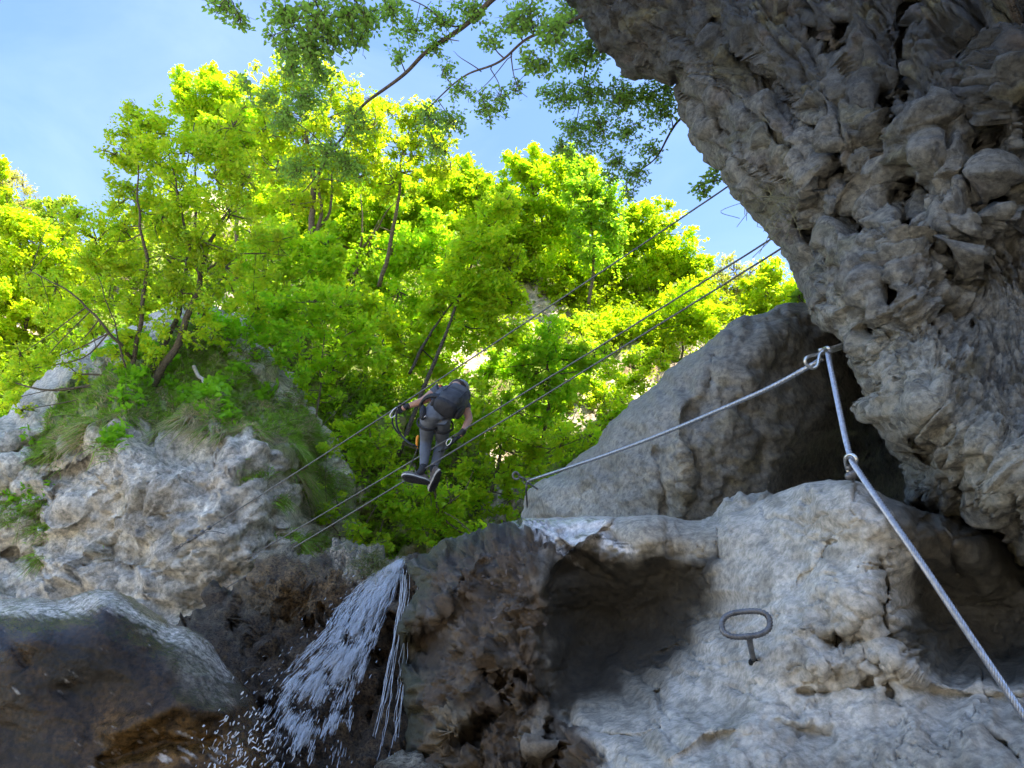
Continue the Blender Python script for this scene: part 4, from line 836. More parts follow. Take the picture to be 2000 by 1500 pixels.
simple('sapling', 'thin sapling at the foot of the cliff edge with layered fresh green leaves', (598, 905, .05), (640, 600), [(560, 610, 40), (610, 590, 44), (660, 600, 42), (700, 640, 40), (560, 660, 34), (620, 650, 40), (680, 690, 40), (640, 720, 30), (600, 700, 26), (720, 690, 36), (590, 760, 20), (530, 600, 30), (650, 780, 16), (606, 772, 12)], 13.5, .085, 8, (0.0900, 0.1597, 0.0080), 27, gaps=0.02, more=[[(618, 850, 13.4, .03), (585, 810, 13.2, .02), (530, 770, 13, .012), (490, 735, 12.8, .008)], [(620, 840, 13.5, .02), (660, 800, 13.7, .012), (700, 760, 13.9, .006)]], bark=(.13, .12, .1))
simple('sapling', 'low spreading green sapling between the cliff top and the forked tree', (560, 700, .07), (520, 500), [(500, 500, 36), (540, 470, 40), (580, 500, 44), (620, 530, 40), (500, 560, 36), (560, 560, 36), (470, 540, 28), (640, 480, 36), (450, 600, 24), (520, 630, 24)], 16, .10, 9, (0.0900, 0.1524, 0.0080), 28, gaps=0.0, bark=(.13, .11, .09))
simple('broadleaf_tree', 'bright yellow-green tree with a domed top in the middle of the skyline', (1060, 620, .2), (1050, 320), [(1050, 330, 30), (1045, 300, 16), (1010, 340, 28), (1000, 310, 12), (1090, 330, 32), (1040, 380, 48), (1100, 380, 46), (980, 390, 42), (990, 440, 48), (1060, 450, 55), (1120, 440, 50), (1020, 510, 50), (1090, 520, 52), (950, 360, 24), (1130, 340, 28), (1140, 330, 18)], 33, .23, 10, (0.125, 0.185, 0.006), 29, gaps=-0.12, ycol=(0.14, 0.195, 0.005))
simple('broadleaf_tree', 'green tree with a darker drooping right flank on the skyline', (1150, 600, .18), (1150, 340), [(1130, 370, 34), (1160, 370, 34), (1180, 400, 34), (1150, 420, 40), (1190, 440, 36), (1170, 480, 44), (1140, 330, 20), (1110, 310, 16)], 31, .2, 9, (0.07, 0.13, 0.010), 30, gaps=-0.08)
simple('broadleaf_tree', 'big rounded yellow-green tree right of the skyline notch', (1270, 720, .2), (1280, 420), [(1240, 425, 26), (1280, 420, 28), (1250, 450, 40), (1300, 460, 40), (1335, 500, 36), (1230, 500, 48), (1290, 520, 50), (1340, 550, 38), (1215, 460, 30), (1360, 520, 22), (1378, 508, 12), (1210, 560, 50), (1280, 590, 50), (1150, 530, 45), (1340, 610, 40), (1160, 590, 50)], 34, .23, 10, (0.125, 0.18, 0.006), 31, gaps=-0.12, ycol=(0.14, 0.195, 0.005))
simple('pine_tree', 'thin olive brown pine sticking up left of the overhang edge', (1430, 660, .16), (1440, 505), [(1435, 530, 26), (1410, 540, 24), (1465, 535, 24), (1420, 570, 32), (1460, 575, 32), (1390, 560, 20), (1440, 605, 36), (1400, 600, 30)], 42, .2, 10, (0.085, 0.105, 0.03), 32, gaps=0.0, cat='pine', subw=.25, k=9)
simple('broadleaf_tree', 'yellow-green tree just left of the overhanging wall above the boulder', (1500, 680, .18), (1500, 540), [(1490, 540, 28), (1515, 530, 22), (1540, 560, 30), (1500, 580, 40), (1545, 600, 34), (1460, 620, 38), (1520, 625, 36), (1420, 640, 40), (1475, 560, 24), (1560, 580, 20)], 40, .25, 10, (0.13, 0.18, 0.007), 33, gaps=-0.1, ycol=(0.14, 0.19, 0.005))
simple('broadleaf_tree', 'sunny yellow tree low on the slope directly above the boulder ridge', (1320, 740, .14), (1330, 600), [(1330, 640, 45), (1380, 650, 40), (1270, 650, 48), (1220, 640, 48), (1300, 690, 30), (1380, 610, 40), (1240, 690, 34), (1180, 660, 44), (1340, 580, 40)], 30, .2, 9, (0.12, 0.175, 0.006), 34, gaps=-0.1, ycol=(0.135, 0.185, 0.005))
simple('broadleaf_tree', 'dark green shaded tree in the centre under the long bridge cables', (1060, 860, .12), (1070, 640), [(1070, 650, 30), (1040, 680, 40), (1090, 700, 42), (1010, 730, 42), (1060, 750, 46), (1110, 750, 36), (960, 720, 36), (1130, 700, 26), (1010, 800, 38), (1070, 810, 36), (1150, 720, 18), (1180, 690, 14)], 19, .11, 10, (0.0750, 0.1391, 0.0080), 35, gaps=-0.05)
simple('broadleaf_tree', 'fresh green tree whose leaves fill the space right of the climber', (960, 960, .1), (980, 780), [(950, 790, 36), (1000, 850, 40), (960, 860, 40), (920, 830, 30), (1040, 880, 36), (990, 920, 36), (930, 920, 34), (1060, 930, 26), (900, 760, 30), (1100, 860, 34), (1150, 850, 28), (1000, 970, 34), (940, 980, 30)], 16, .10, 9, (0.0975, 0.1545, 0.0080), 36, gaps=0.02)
simple('broadleaf_tree', 'large bright yellow tree at the left edge of the picture', (40, 760, .2), (40, 420), [(10, 430, 40), (50, 460, 40), (90, 500, 36), (30, 520, 50), (90, 560, 40), (20, 600, 55), (75, 620, 44), (20, 680, 44), (-40, 550, 60), (-40, 650, 60), (120, 470, 22), (0, 360, 20), (0, 320, 14), (60, 690, 26), (140, 510, 26)], 24, .17, 11, (0.135, 0.185, 0.006), 37, gaps=-0.14, ycol=(0.145, 0.195, 0.005))
simple('pine_tree', 'pale olive pine with feathery top against the sky at the far left', (20, 560, .18), (25, 350), [(20, 350, 24), (45, 365, 18), (10, 385, 28), (40, 400, 24), (10, 420, 30), (110, 455, 16), (140, 470, 16), (90, 440, 14)], 38, .18, 11, (0.10, 0.115, 0.045), 38, gaps=-0.02, cat='pine', subw=.25, k=9)
simple('broadleaf_tree', 'small yellowish treetop between the left pine and the ledge tree', (110, 560, .1), (100, 400), [(80, 410, 18), (105, 400, 16), (130, 395, 12), (70, 440, 22), (100, 440, 26), (130, 450, 20)], 26, .17, 9, (0.11, 0.15, 0.02), 39, gaps=-0.05)
simple('broadleaf_tree', 'shaded bushy tree at the foot of the gorge below the climber', (850, 1040, .08), (830, 880), [(800, 1000, 40), (850, 1010, 40), (900, 1020, 34), (760, 980, 34), (840, 960, 34), (780, 930, 30), (700, 900, 34), (740, 880, 32), (770, 850, 30), (940, 1040, 24), (720, 830, 34), (680, 850, 30), (880, 970, 26)], 13, .085, 8, (0.0850, 0.1442, 0.0080), 40, gaps=0.05, more=[[(900, 1040, 13, .04), (862, 1000, 13, .035), (905, 960, 12.9, .03), (925, 920, 12.8, .01)], [(935, 1055, 12.4, .022), (900, 1020, 12.5, .02), (868, 1000, 12.6, .018)], [(735, 1060, 13, .03), (760, 990, 13, .025), (800, 930, 13.2, .015)], [(700, 1050, 13.5, .03), (740, 980, 13.5, .025), (775, 940, 13.5, .015)]], bark=(.12, .1, .07))
simple('shrub', 'light green bushes covering the upper right slope of the grassy cliff', (500, 720, .03), (480, 650), [(430, 640, 26), (480, 640, 28), (520, 670, 26), (550, 700, 22), (450, 690, 18), (500, 600, 30), (560, 650, 28), (400, 610, 24), (350, 640, 18), (590, 730, 18)], 12.6, .08, 9, (0.072, 0.15, 0.009), 48, gaps=0.05, cat='shrub')
simple('shrub', 'leafy shrub growing over the cliff corner behind the brown rock', (660, 1080, .04), (640, 1000), [(600, 960, 24), (630, 1000, 24), (560, 1060, 20), (600, 1060, 18), (700, 1040, 26), (660, 990, 20), (740, 1060, 24), (640, 880, 18)], 12.2, .075, 7, (0.0875, 0.1442, 0.0100), 41, gaps=0.05, cat='shrub')
simple('shrub', 'shaded shrub filling the dark slope left of the forked tree', (600, 720, .05), (620, 620), [(590, 640, 34), (640, 560, 40), (740, 640, 45), (780, 660, 40), (700, 600, 40), (760, 720, 40), (700, 760, 36), (740, 790, 30), (820, 760, 30)], 18, .11, 8, (0.0938, 0.1442, 0.0080), 42, gaps=-0.0, cat='shrub')
simple('shrub', 'sunlit yellow bush on the bright rock ledge left of the boulder crest', (1230, 800, .05), (1180, 740), [(1180, 770, 26), (1210, 740, 22), (1250, 700, 26), (1140, 760, 30), (1110, 800, 28), (1160, 820, 24), (1290, 700, 20), (1090, 860, 28), (1120, 720, 30), (1200, 780, 30), (1240, 745, 26), (1160, 740, 26), (1270, 720, 20), (1090, 780, 28)], 25, .16, 9, (0.12, 0.175, 0.007), 47, gaps=0.05, cat='shrub')
simple('shrub', 'sunlit shrub on the rocks between the boulder and the bridge cables', (1180, 900, .05), (1180, 820), [(1150, 880, 30), (1120, 900, 30), (1190, 820, 26), (1220, 790, 22), (1080, 830, 30), (1130, 640, 34), (1190, 730, 26), (1160, 690, 26), (1240, 720, 20)], 22, .14, 8, (0.10, 0.16, 0.008), 43, gaps=0.05, cat='shrub')

# undergrowth covering the hillside soil
def undergrowth():
    rng = np.random.default_rng(77); PX = []; 
    X = rng.uniform(-250, 1750, 110000); Y = rng.uniform(370, 1120, 110000)
    rk = rocky(X, Y); g = n2(X, Y, 45, 3) + .25 - 1.6 * rk
    sel = (g > -0.05) | ((rng.random(len(X)) < .10)); X = X[sel]; Y = Y[sel]
    q, nn = S_hill(X, Y); ok = ~np.isnan(q[:, 0]) & (rng.random(len(X)) < 1.0); q = q[ok]; nn = nn[ok]; X = X[ok]; Y = Y[ok]
    dist = np.linalg.norm(q - CAM, axis=1)
    q = q + nn * (rng.random(len(q)) * .035 * dist)[:, None]
    n = len(q); k = 4
    size = 0.0052 * dist
    C = []; 
    dn = unit(nn * .5 + rng.normal(0, .6, (n, 3)) + [0, 0, .3])
    pos, N_, T_, s_, w_ = spray_leaves(q, dn, size * 2, k, 1.0, rng)
    sz = np.repeat(size, k) * (0.6 + .7 * rng.random(n * k)); 
    pos = np.repeat(q, k, 0) + (pos - np.repeat(q, k, 0)) * np.repeat(size, k)[:, None]
    V_, F_, kv = leaf_geo(pos, N_, T_, sz, sz * .62)
    XX = np.repeat(X, k); c = np.tile((0.22, 0.38, 0.02), (n * k, 1)); m = sstep(24, 30, np.repeat(dist, k)); c = mixc(c, (0.30, 0.42, 0.012), m)
    c = mixc(c, (0.09, 0.075, 0.03), .7 * (rng.random(n * k) < .15)); c *= (0.7 + .6 * rng.random(n * k))[:, None]
    o = np_mesh('undergrowth', V_, [F_], M_leaf, None, np.repeat(c, kv, 0), False)
    tag(o, 'low leafy undergrowth covering the slope between the trees', 'undergrowth', None, 'stuff')
undergrowth()

# overhanging branches close above the viewer
def near_branch(name, label, mains, clusters, leaf, seed, col=(0.26, 0.44, 0.09)):
    """mains: pixel polylines; clusters: (px,py,rpx,depth,twigs); leaves sit on real twigs"""
    rng = np.random.default_rng(seed); mb = MB(); S = []
    for st in mains:
        a = np.array(st, float); c = catmull(np.c_[P(a[:, 0], a[:, 1], a[:, 2]), a[:, 3:4]], 8); S.append(c)
        c[1:-1, :3] += (np.stack([vnoise(c[1:-1, :3] * 1.8, s) for s in (1, 2, 3)], 1)) * .05
        mb.tube(c[:, :3], c[:, 3], 8)
    allp = np.vstack(S); LV = []; LN = []; LT = []; LL = []
    for (bx, by, br, bd, nt) in clusters:
        c = P(bx, by, bd); r = br * bd / FOC * 1.3
        near = allp[np.argmin(((allp[:, :3] - c) ** 2).sum(1))]
        L_ = np.linalg.norm(c - near[:3]); stem = catmull([near[:3], (near[:3] + c) / 2 + rng.normal(0, .09, 3) * L_, c], 6)
        mb.tube(stem, np.linspace(min(near[3] * .7, .007), .003, len(stem)), 5, cap=False)
        for t in range(int(nt * 4.5)):
            s0 = stem[rng.integers(len(stem) // 2, len(stem))] if rng.random() < .5 else c + rng.normal(0, .25, 3) * r
            e = c + unit(rng.normal(0, 1, (1, 3)))[0] * r * (0.5 + .6 * rng.random()) * np.array([1, 1, .9])
            mid = (s0 + e) / 2 + rng.normal(0, .12, 3) * r
            tw = catmull([s0, mid, e + np.array([0, 0, -.05 * r])], 6)
            mb.tube(tw, np.linspace(.0026, .0012, len(tw)), 4, cap=False)
            ln = np.linalg.norm(np.diff(tw, axis=0), axis=1).sum(); k = max(3, int(ln / (leaf * .55)))
            for i in range(k):
                u = (i + .6) / k
                if u < .25 and rng.random() < .5: continue
                if rng.random() < .12: continue
                p = tw[min(len(tw) - 2, int(u * (len(tw) - 1)))]; q_ = tw[min(len(tw) - 1, int(u * (len(tw) - 1)) + 1)]
                d = (q_ - p) / (np.linalg.norm(q_ - p) + 1e-9); p = p + (q_ - p) * rng.random()
                side = unit(np.cross(d, [0, 0, 1.])[None] + rng.normal(0, .35, (1, 3)))[0] * (1 if i % 2 else -1)
                ax = unit((d * .55 + side + [0, 0, -.2])[None])[0]; s = leaf * (.65 + .6 * rng.random())
                LV.append(p + ax * s * .55); LN.append(unit(np.array([[0, 0, 1.]]) + rng.normal(0, .5, (1, 3)))[0]); LT.append(ax); LL.append(s)
    C = np.array(LV); Ls = np.array(LL)
    V_, F_, kv = leaf_geo(C, np.array(LN), np.array(LT), Ls, Ls * .62, True, 0.08)
    cc = np.array(col) * (0.7 + .6 * rng.random(len(C)))[:, None]
    root = thing(name, S[0][0, :3], label, 'branch', 'branches reaching in overhead')
    fo = np_mesh('foliage', V_, [F_], M_leafnear, None, np.repeat(cc, kv, 0), False); localize(fo, root)
    tr = mb.build('wood', M_bark); c4 = np.tile((.07, .06, .05, 1.0), (len(tr.data.vertices), 1))
    at = tr.data.color_attributes.new('Col', 'FLOAT_COLOR', 'POINT'); at.data.foreach_set('color', c4.astype(np.float32).ravel()); localize(tr, root)
near_branch('overhanging_branch', 'long bare diagonal branch running from the top edge down across the shaded crowns', 
    [[(1060, -90, 6, .028), (962, 0, 6.2, .024), (880, 70, 6.5, .021), (815, 115, 6.7, .018), (750, 170, 7, .016), (700, 215, 7.2, .014), (665, 270, 7.4, .011), (630, 320, 7.6, .008), (590, 375, 7.8, .005)],
     [(665, 270, 7.4, .007), (640, 282, 7.3, .006), (600, 255, 7.2, .004), (545, 215, 7.2, .003)], [(900, 55, 6.5, .009), (870, 48, 6.4, .007), (830, 10, 6.3, .005), (780, -10, 6.2, .003)], [(860, 75, 6.5, .006), (880, 78, 6.4, .005), (895, 80, 6.3, .003)]],
    [(860, 40, 34, 6.4, 9), (800, 60, 30, 6.4, 8), (920, 20, 36, 6.3, 9), (850, 90, 26, 6.6, 6), (780, 110, 24, 6.8, 5), (700, 60, 30, 6.2, 8), (760, 20, 34, 6.0, 9), (640, 300, 40, 7.3, 12), (560, 230, 40, 7.2, 14), (600, 190, 40, 7.1, 14), (700, 240, 34, 7.2, 8), (520, 190, 26, 7.2, 8), (475, 165, 18, 7.2, 5), (680, 330, 36, 7.4, 9), (580, 330, 36, 7.4, 9)], .037, 61)
near_branch('overhanging_branch', 'second thinner overhead branch ending in bare dead twigs against the sky',
    [[(1230, -60, 5.6, .018), (1140, 30, 5.8, .015), (1040, 70, 6, .012), (980, 120, 6.2, .010), (910, 150, 6.4, .008), (860, 190, 6.6, .006), (820, 230, 6.8, .004)],
     [(1000, 105, 6.1, .006), (1010, 150, 6.1, .004), (1030, 190, 6.1, .002)], [(960, 130, 6.2, .005), (985, 170, 6.2, .003), (970, 200, 6.2, .0015)], [(940, 140, 6.3, .005), (900, 115, 6.3, .003), (885, 100, 6.3, .0015)], [(1000, 110, 6.1, .004), (960, 160, 6.2, .003), (915, 200, 6.3, .002)]],
    [(1000, 40, 34, 6, 9), (1040, 120, 30, 6, 8), (960, 80, 26, 6.1, 6), (950, 210, 34, 6.3, 8), (900, 180, 26, 6.4, 6), (880, 240, 30, 6.6, 8), (1030, 30, 40, 5.9, 10), (1080, 60, 40, 5.8, 12), (980, 190, 26, 6.2, 5), (1010, 170, 18, 6.1, 4), (840, 230, 34, 6.8, 8), (870, 130, 20, 6.5, 4), (1060, 130, 22, 6.0, 6), (850, 290, 26, 6.9, 6)], .036, 62)
near_branch('overhanging_branch', 'clump of large rounded leaves hanging from the top edge left of centre',
    [[(640, -140, 4.6, .014), (600, -40, 4.8, .011), (620, 20, 4.9, .007), (570, 40, 5, .004)], [(640, -60, 4.8, .009), (700, 0, 4.9, .006), (720, 60, 5, .003)], [(560, -60, 4.8, .008), (470, -10, 5, .006), (430, 10, 5, .003)]],
    [(560, 30, 40, 5, 12), (620, 40, 46, 4.9, 15), (680, 30, 40, 4.9, 12), (600, 90, 36, 5, 11), (560, 90, 26, 5, 7), (650, 90, 34, 5, 9), (700, 80, 24, 5, 4), (440, 15, 34, 5.2, 7), (470, 40, 22, 5.2, 5), (530, 70, 18, 5, 3), (720, 30, 24, 4.9, 6), (570, 130, 30, 5.4, 8), (620, 140, 34, 5.4, 9)], .038, 63)
near_branch('overhanging_branch', 'drooping leafy branch hanging in the sky beside the left edge of the overhang',
    [[(1330, -60, 7.5, .02), (1330, 60, 7.6, .018), (1345, 200, 7.6, .015), (1320, 245, 7.5, .012), (1280, 300, 7.4, .008), (1230, 350, 7.4, .004)], [(1200, -60, 7.5, .012), (1160, 60, 7.5, .009), (1140, 160, 7.5, .006), (1120, 260, 7.5, .003)], [(1330, 150, 7.6, .01), (1250, 190, 7.5, .007), (1180, 230, 7.5, .004), (1110, 250, 7.4, .002)]],
    [(1110, 30, 40, 7.4, 15), (1150, 100, 40, 7.4, 15), (1110, 110, 36, 7.4, 12), (1100, 190, 34, 7.4, 11), (1150, 180, 40, 7.4, 14), (1210, 190, 40, 7.4, 15), (1260, 190, 36, 7.4, 12), (1120, 250, 30, 7.4, 10), (1170, 250, 36, 7.4, 12), (1230, 260, 30, 7.4, 9), (1290, 220, 34, 7.4, 10), (1300, 180, 26, 7.5, 8), (1200, 310, 26, 7.4, 8), (1240, 340, 30, 7.4, 10), (1270, 290, 24, 7.4, 7), (1100, 290, 24, 7.4, 6), (1230, 375, 18, 7.4, 5), (1190, 350, 18, 7.4, 4), (1140, 290, 24, 7.4, 6), (1060, 180, 20, 7.4, 5)], .036, 64)
near_branch('overhanging_branch', 'small twig of leaves sticking out from the overhang just above the upper bridge cable',
    [[(1450, 330, 6.8, .008), (1410, 345, 6.8, .006), (1380, 350, 6.8, .003)]], [(1395, 345, 22, 6.8, 7), (1365, 365, 14, 6.8, 4), (1375, 380, 10, 6.8, 3)], .045, 65)
near_branch('overhanging_branch', 'few broad leaves poking out between the boulder top and the overhang',
    [[(1600, 600, 4.9, .006), (1570, 585, 4.9, .004), (1560, 575, 4.9, .002)]], [(1562, 578, 9, 4.9, 3)], .06, 66, (0.2, 0.38, 0.05))

# grass of the ledge
def blades(name, label, S, X, Y, length, width, cols, seed, droop=0.6, spread=.35, lean=None, kind='stuff', cat='grass'):
    rng = np.random.default_rng(seed); q, nn = S(X, Y); ok = ~np.isnan(q[:, 0]); q = q[ok]; nn = nn[ok]; n = len(q)
    Ls = np.broadcast_to(length, (len(X),))[ok] * (.5 + .8 * rng.random(n)); dr = np.broadcast_to(droop, (len(X),))[ok]
    d = unit(nn * .6 + [0, 0, .7] + rng.normal(0, spread, (n, 3)))
    out = unit(nn * np.array([1, 1, 0.2]) + rng.normal(0, .3, (n, 3)))
    w = np.broadcast_to(width, (len(X),))[ok]; side = unit(np.cross(d, rng.normal(0, 1, (n, 3))))
    pts = []; 
    for t, ww in ((0, 1), (.35, .9), (.7, .6), (1, .08)):
        p = q + d * (Ls * t)[:, None] + out * (Ls * dr * t * t * .7)[:, None] - np.array([0, 0, 1]) * (Ls * dr * t * t * 1.5)[:, None]
        pts += [p - side * (w * ww * .5)[:, None], p + side * (w * ww * .5)[:, None]]
    V_ = np.stack(pts, 1).reshape(-1, 3); b = np.arange(n)[:, None] * 8
    F_ = np.vstack([b + np.array([0, 1, 3, 2]) + 2 * k for k in range(3)])
    c = cols(X[ok], Y[ok], rng)
    o = np_mesh(name, V_, [F_], M_grass, None, np.repeat(c, 8, 0), False)
    return tag(o, label, cat, None, kind)
def ledge_grass():
    rng = np.random.default_rng(5); n = 130000
    X = rng.uniform(60, 660, n); Y = rng.uniform(620, 1020, n); m = pmask(X, Y, LEDGE, 8, 18)
    t = n2(X, Y, 16, 71, 2); sel = (m > .4) & (t > -.35 + .3 * (n2(X, Y, 60, 8) < -.25)); X = X[sel]; Y = Y[sel]
    lip = 1 - sstep(4, 26, seg_dist(X, Y, [(60, 880), (110, 900), (150, 862), (220, 855), (300, 838), (370, 845), (455, 862), (520, 868), (560, 900), (600, 960)], False)[0] + 6 * n2(X, Y, 30, 5))
    def cols(X, Y, r):
        k = 1 - sstep(2, 34, seg_dist(X, Y, [(60, 880), (110, 900), (150, 862), (220, 855), (300, 838), (370, 845), (455, 862), (520, 868)], False)[0] + 10 * n2(X, Y, 30, 5))
        dead = (r.random(len(X)) < np.clip(.10 + .55 * k + .5 * (n2(X, Y, 40, 6) > .25), 0, 1))[:, None]
        g = np.array((0.25, 0.42, 0.05)); y = np.array((0.46, 0.39, 0.26))
        return np.where(dead, y, g) * (.6 + .8 * r.random((len(X), 1)))
    blades('ledge_grass', 'long green and straw-coloured grass drooping over the ledge of the left cliff', S_cliff, X, Y, 0.10 + .13 * lip, .012, cols, 6, .35 + .85 * lip, .4)
    # tufts on the bare rock and in the corner
    rr = np.random.default_rng(9); XX = []; YY = []
    for (cx, cy, r, m) in [(85, 880, 22, 700), (95, 850, 16, 300), (30, 1005, 30, 700), (90, 1030, 26, 600), (75, 985, 14, 200), (220, 890, 16, 200), (490, 940, 18, 260), (560, 1060, 26, 700), (600, 1060, 20, 500), (540, 980, 12, 160), (600, 860, 40, 900), (640, 950, 36, 900), (660, 1010, 30, 600), (220, 1070, 8, 90), (90, 1100, 14, 120), (450, 650, 40, 700), (500, 700, 30, 400), (390, 610, 30, 300), (550, 790, 40, 700), (420, 700, 40, 500)]:
        XX.append(rr.normal(cx, r * .6, m)); YY.append(rr.normal(cy, r * .4, m))
    X = np.concatenate(XX); Y = np.concatenate(YY)
    blades('grass_tufts', 'scattered green grass tufts on the bare grey rock of the left cliff', S_cliff, X, Y, .15, .011, lambda X, Y, r: np.where(r.random((len(X), 1)) < .3, np.array((0.22, 0.18, 0.1)), np.array((0.22, 0.38, 0.04))) * (.6 + .8 * r.random((len(X), 1))), 16, .7, .5)
    X = rr.normal(735, 16, 420); Y = rr.normal(1118, 12, 420)
    blades('grass_tuft', 'small yellowish grass tuft beside the lip of the waterfall', S_wrock, X, Y, .13, .004, lambda X, Y, r: np.where(r.random((len(X), 1)) < .5, np.array((0.22, 0.19, 0.09)), np.array((0.09, 0.13, 0.03))) * (.6 + .8 * r.random((len(X), 1))), 17, .8, .6)
ledge_grass()

# broad-leaved herbs in the grass
def herbs():
    rng = np.random.default_rng(15); LV = []; 
    for (cx, cy, r, m) in [(265, 785, 14, 26), (395, 800, 16, 26), (420, 770, 14, 18), (380, 790, 14, 14), (240, 820, 16, 20), (255, 780, 8, 12), (430, 810, 20, 24), (330, 760, 8, 8), (350, 780, 8, 8), (515, 770, 10, 12), (455, 745, 10, 12), (60, 870, 8, 8), (250, 700, 30, 40), (300, 720, 24, 30), (220, 720, 20, 20), (30, 985, 16, 40), (225, 885, 12, 30)]:
        q, nn = S_cliff(rng.normal(cx, r, m), rng.normal(cy, r * .6, m)); q = q[~np.isnan(q[:, 0])]
        LV.append(q + np.array([0, -.05, 0]) + rng.random((len(q), 3)) * [.05, .05, .22])
    C = np.vstack(LV); n = len(C)
    a = spray_leaves(C, unit(rng.normal(0, 1, (n, 3)) + [0, 0, .6]), .16, 5, .10, rng)
    V_, F_, kv = leaf_geo(*a[:3], a[3], a[4], True)
    o = np_mesh('herbs', V_, [F_], M_leaf, None, np.repeat(np.array((0.22, 0.46, 0.03)) * (.8 + .4 * rng.random((n * 5, 1))), kv, 0), False)
    tag(o, 'bright green broad-leaved herbs growing among the grass of the ledge', 'herbs', None, 'stuff')
herbs()
# ---------------------------------------------------------------- steel cables and fixings
M_steel = plain('galvanised_steel', (0.42, 0.43, 0.46), 0.38, 0.85, 90, 0.25, 0.3, 0.001)
M_dsteel = plain('weathered_steel', (0.15, 0.145, 0.145), 0.5, 0.7, 60, 0.35, 0.4, 0.001)
M_rod = plain('bare_steel_rod', (0.5, 0.49, 0.46), 0.3, 0.9, 60, 0.2)

def resample(p, step):
    L_ = np.concatenate([[0], np.cumsum(np.linalg.norm(np.diff(p, axis=0), axis=1))]); n = max(2, int(L_[-1] / step))
    s = np.linspace(0, L_[-1], n); return np.stack([np.interp(s, L_, p[:, k]) for k in range(3)], 1)

def pp(a): a = np.array(a, float); return P(a[:, 0], a[:, 1], a[:, 2])

# slack steel cable of the climbing route
seg1 = [(2300, 1850, 1.45), (2100, 1550, 1.57), (2003, 1404, 1.64), (1900, 1250, 1.73), (1800, 1100, 1.86), (1735, 1006, 1.98), (1700, 955, 2.06), (1680, 925, 2.12), (1664, 899, 2.17), (1652, 858, 2.25), (1642, 812, 2.33), (1628, 745, 2.47), (1621, 712, 2.56), (1617, 690, 2.64)]
seg2 = [(1606, 700, 2.7), (1580, 716, 2.72), (1500, 759, 2.88), (1400, 803, 3.12), (1300, 845, 3.42), (1200, 883, 3.77), (1100, 917, 4.17), (1045, 935, 4.42), (1031, 941, 4.5)]
root = thing('safety_cable', pp([seg1[8]])[0], 'thick twisted steel cable rising from the lower right corner and crossing the boulder', 'cable')
for s, nm in ((seg1, 'near_span'), (seg2, 'far_span')):
    m = MB(); c = resample(catmull(pp(s), 10), .0025 if nm == 'near_span' else .006)
    m.tube(c, .0071, 42 if nm == 'near_span' else 28, lobes=7, pitch=.062, amp=.5)
    m.build(nm, M_steel, root)

def eye_bolt(label, loop, bars, r, mat=M_rod, extra=None):
    root = thing('eye_bolt', pp(bars[0])[-1], label, 'bolt', 'anchor bolts of the cable')
    m = MB(); m.tube(catmull(pp(loop), 8), r, 10); m.build('eye', mat, root)
    for b in bars:
        m = MB(); m.tube(catmull(pp(b), 6), r, 10); m.build('shaft', mat, root)
    if extra: extra(root)
def clampx(root):
    m = MB(); A = np.stack([unit(pp([(1672, 928, 2.2)]) - pp([(1655, 928, 2.2)]))[0], [0, 1, 0], [0, 0, 1.]])
    for cx, cy, w in ((1658, 914, .012), (1666, 925, .020), (1660, 930, .016)):
        m.blob(pp([(cx, cy, 2.2)])[0], (w, .014, w * .8), 8, 6)
    m.build('clamp', M_dsteel, root)
q0 = S_slab(np.array([1672.]), np.array([960.]))[0][0]
eye_bolt('steel eye bolt standing on the crest of the near slab where the cable bends', [(1657, 922, 2.2), (1653, 910, 2.2), (1651, 897, 2.18), (1656, 889, 2.17), (1664, 888, 2.16), (1671, 893, 2.15), (1673, 901, 2.15), (1668, 912, 2.17)], [[(1664, 918, 2.2), (1666, 940, 2.22), (1669, 975, 2.27)], [(1658, 916, 2.2), (1667, 934, 2.21)]], .0055, M_rod, clampx)
eye_bolt('long steel bolt with teardrop eye sticking out of the overhang above the cave', [(1660, 668, 2.80), (1618, 682, 2.70), (1603, 690, 2.68), (1599, 700, 2.67), (1596, 714, 2.66), (1587, 719, 2.66), (1575, 712, 2.66), (1573, 702, 2.66), (1580, 696, 2.67), (1598, 692, 2.69), (1625, 686, 2.72), (1665, 672, 2.83)], [[(1600, 684, 2.69), (1640, 676, 2.75), (1715, 655, 3.0)], [(1610, 681, 2.66), (1617, 679, 2.62), (1623, 686, 2.62)]], .0062)
eye_bolt('small far eye bolt sticking out of the left end of the smooth boulder', [(1014, 934, 4.5), (1008, 936, 4.5), (1003, 933, 4.5), (1002, 926, 4.5), (1007, 922, 4.5), (1013, 926, 4.5), (1015, 931, 4.5), (1022, 934, 4.5), (1030, 941, 4.55)], [[(1030, 941, 4.55), (1042, 950, 4.8), (1065, 965, 5.2)], [(1029, 943, 4.55), (1028, 960, 4.6), (1030, 990, 5.0)]], .0065, M_dsteel)

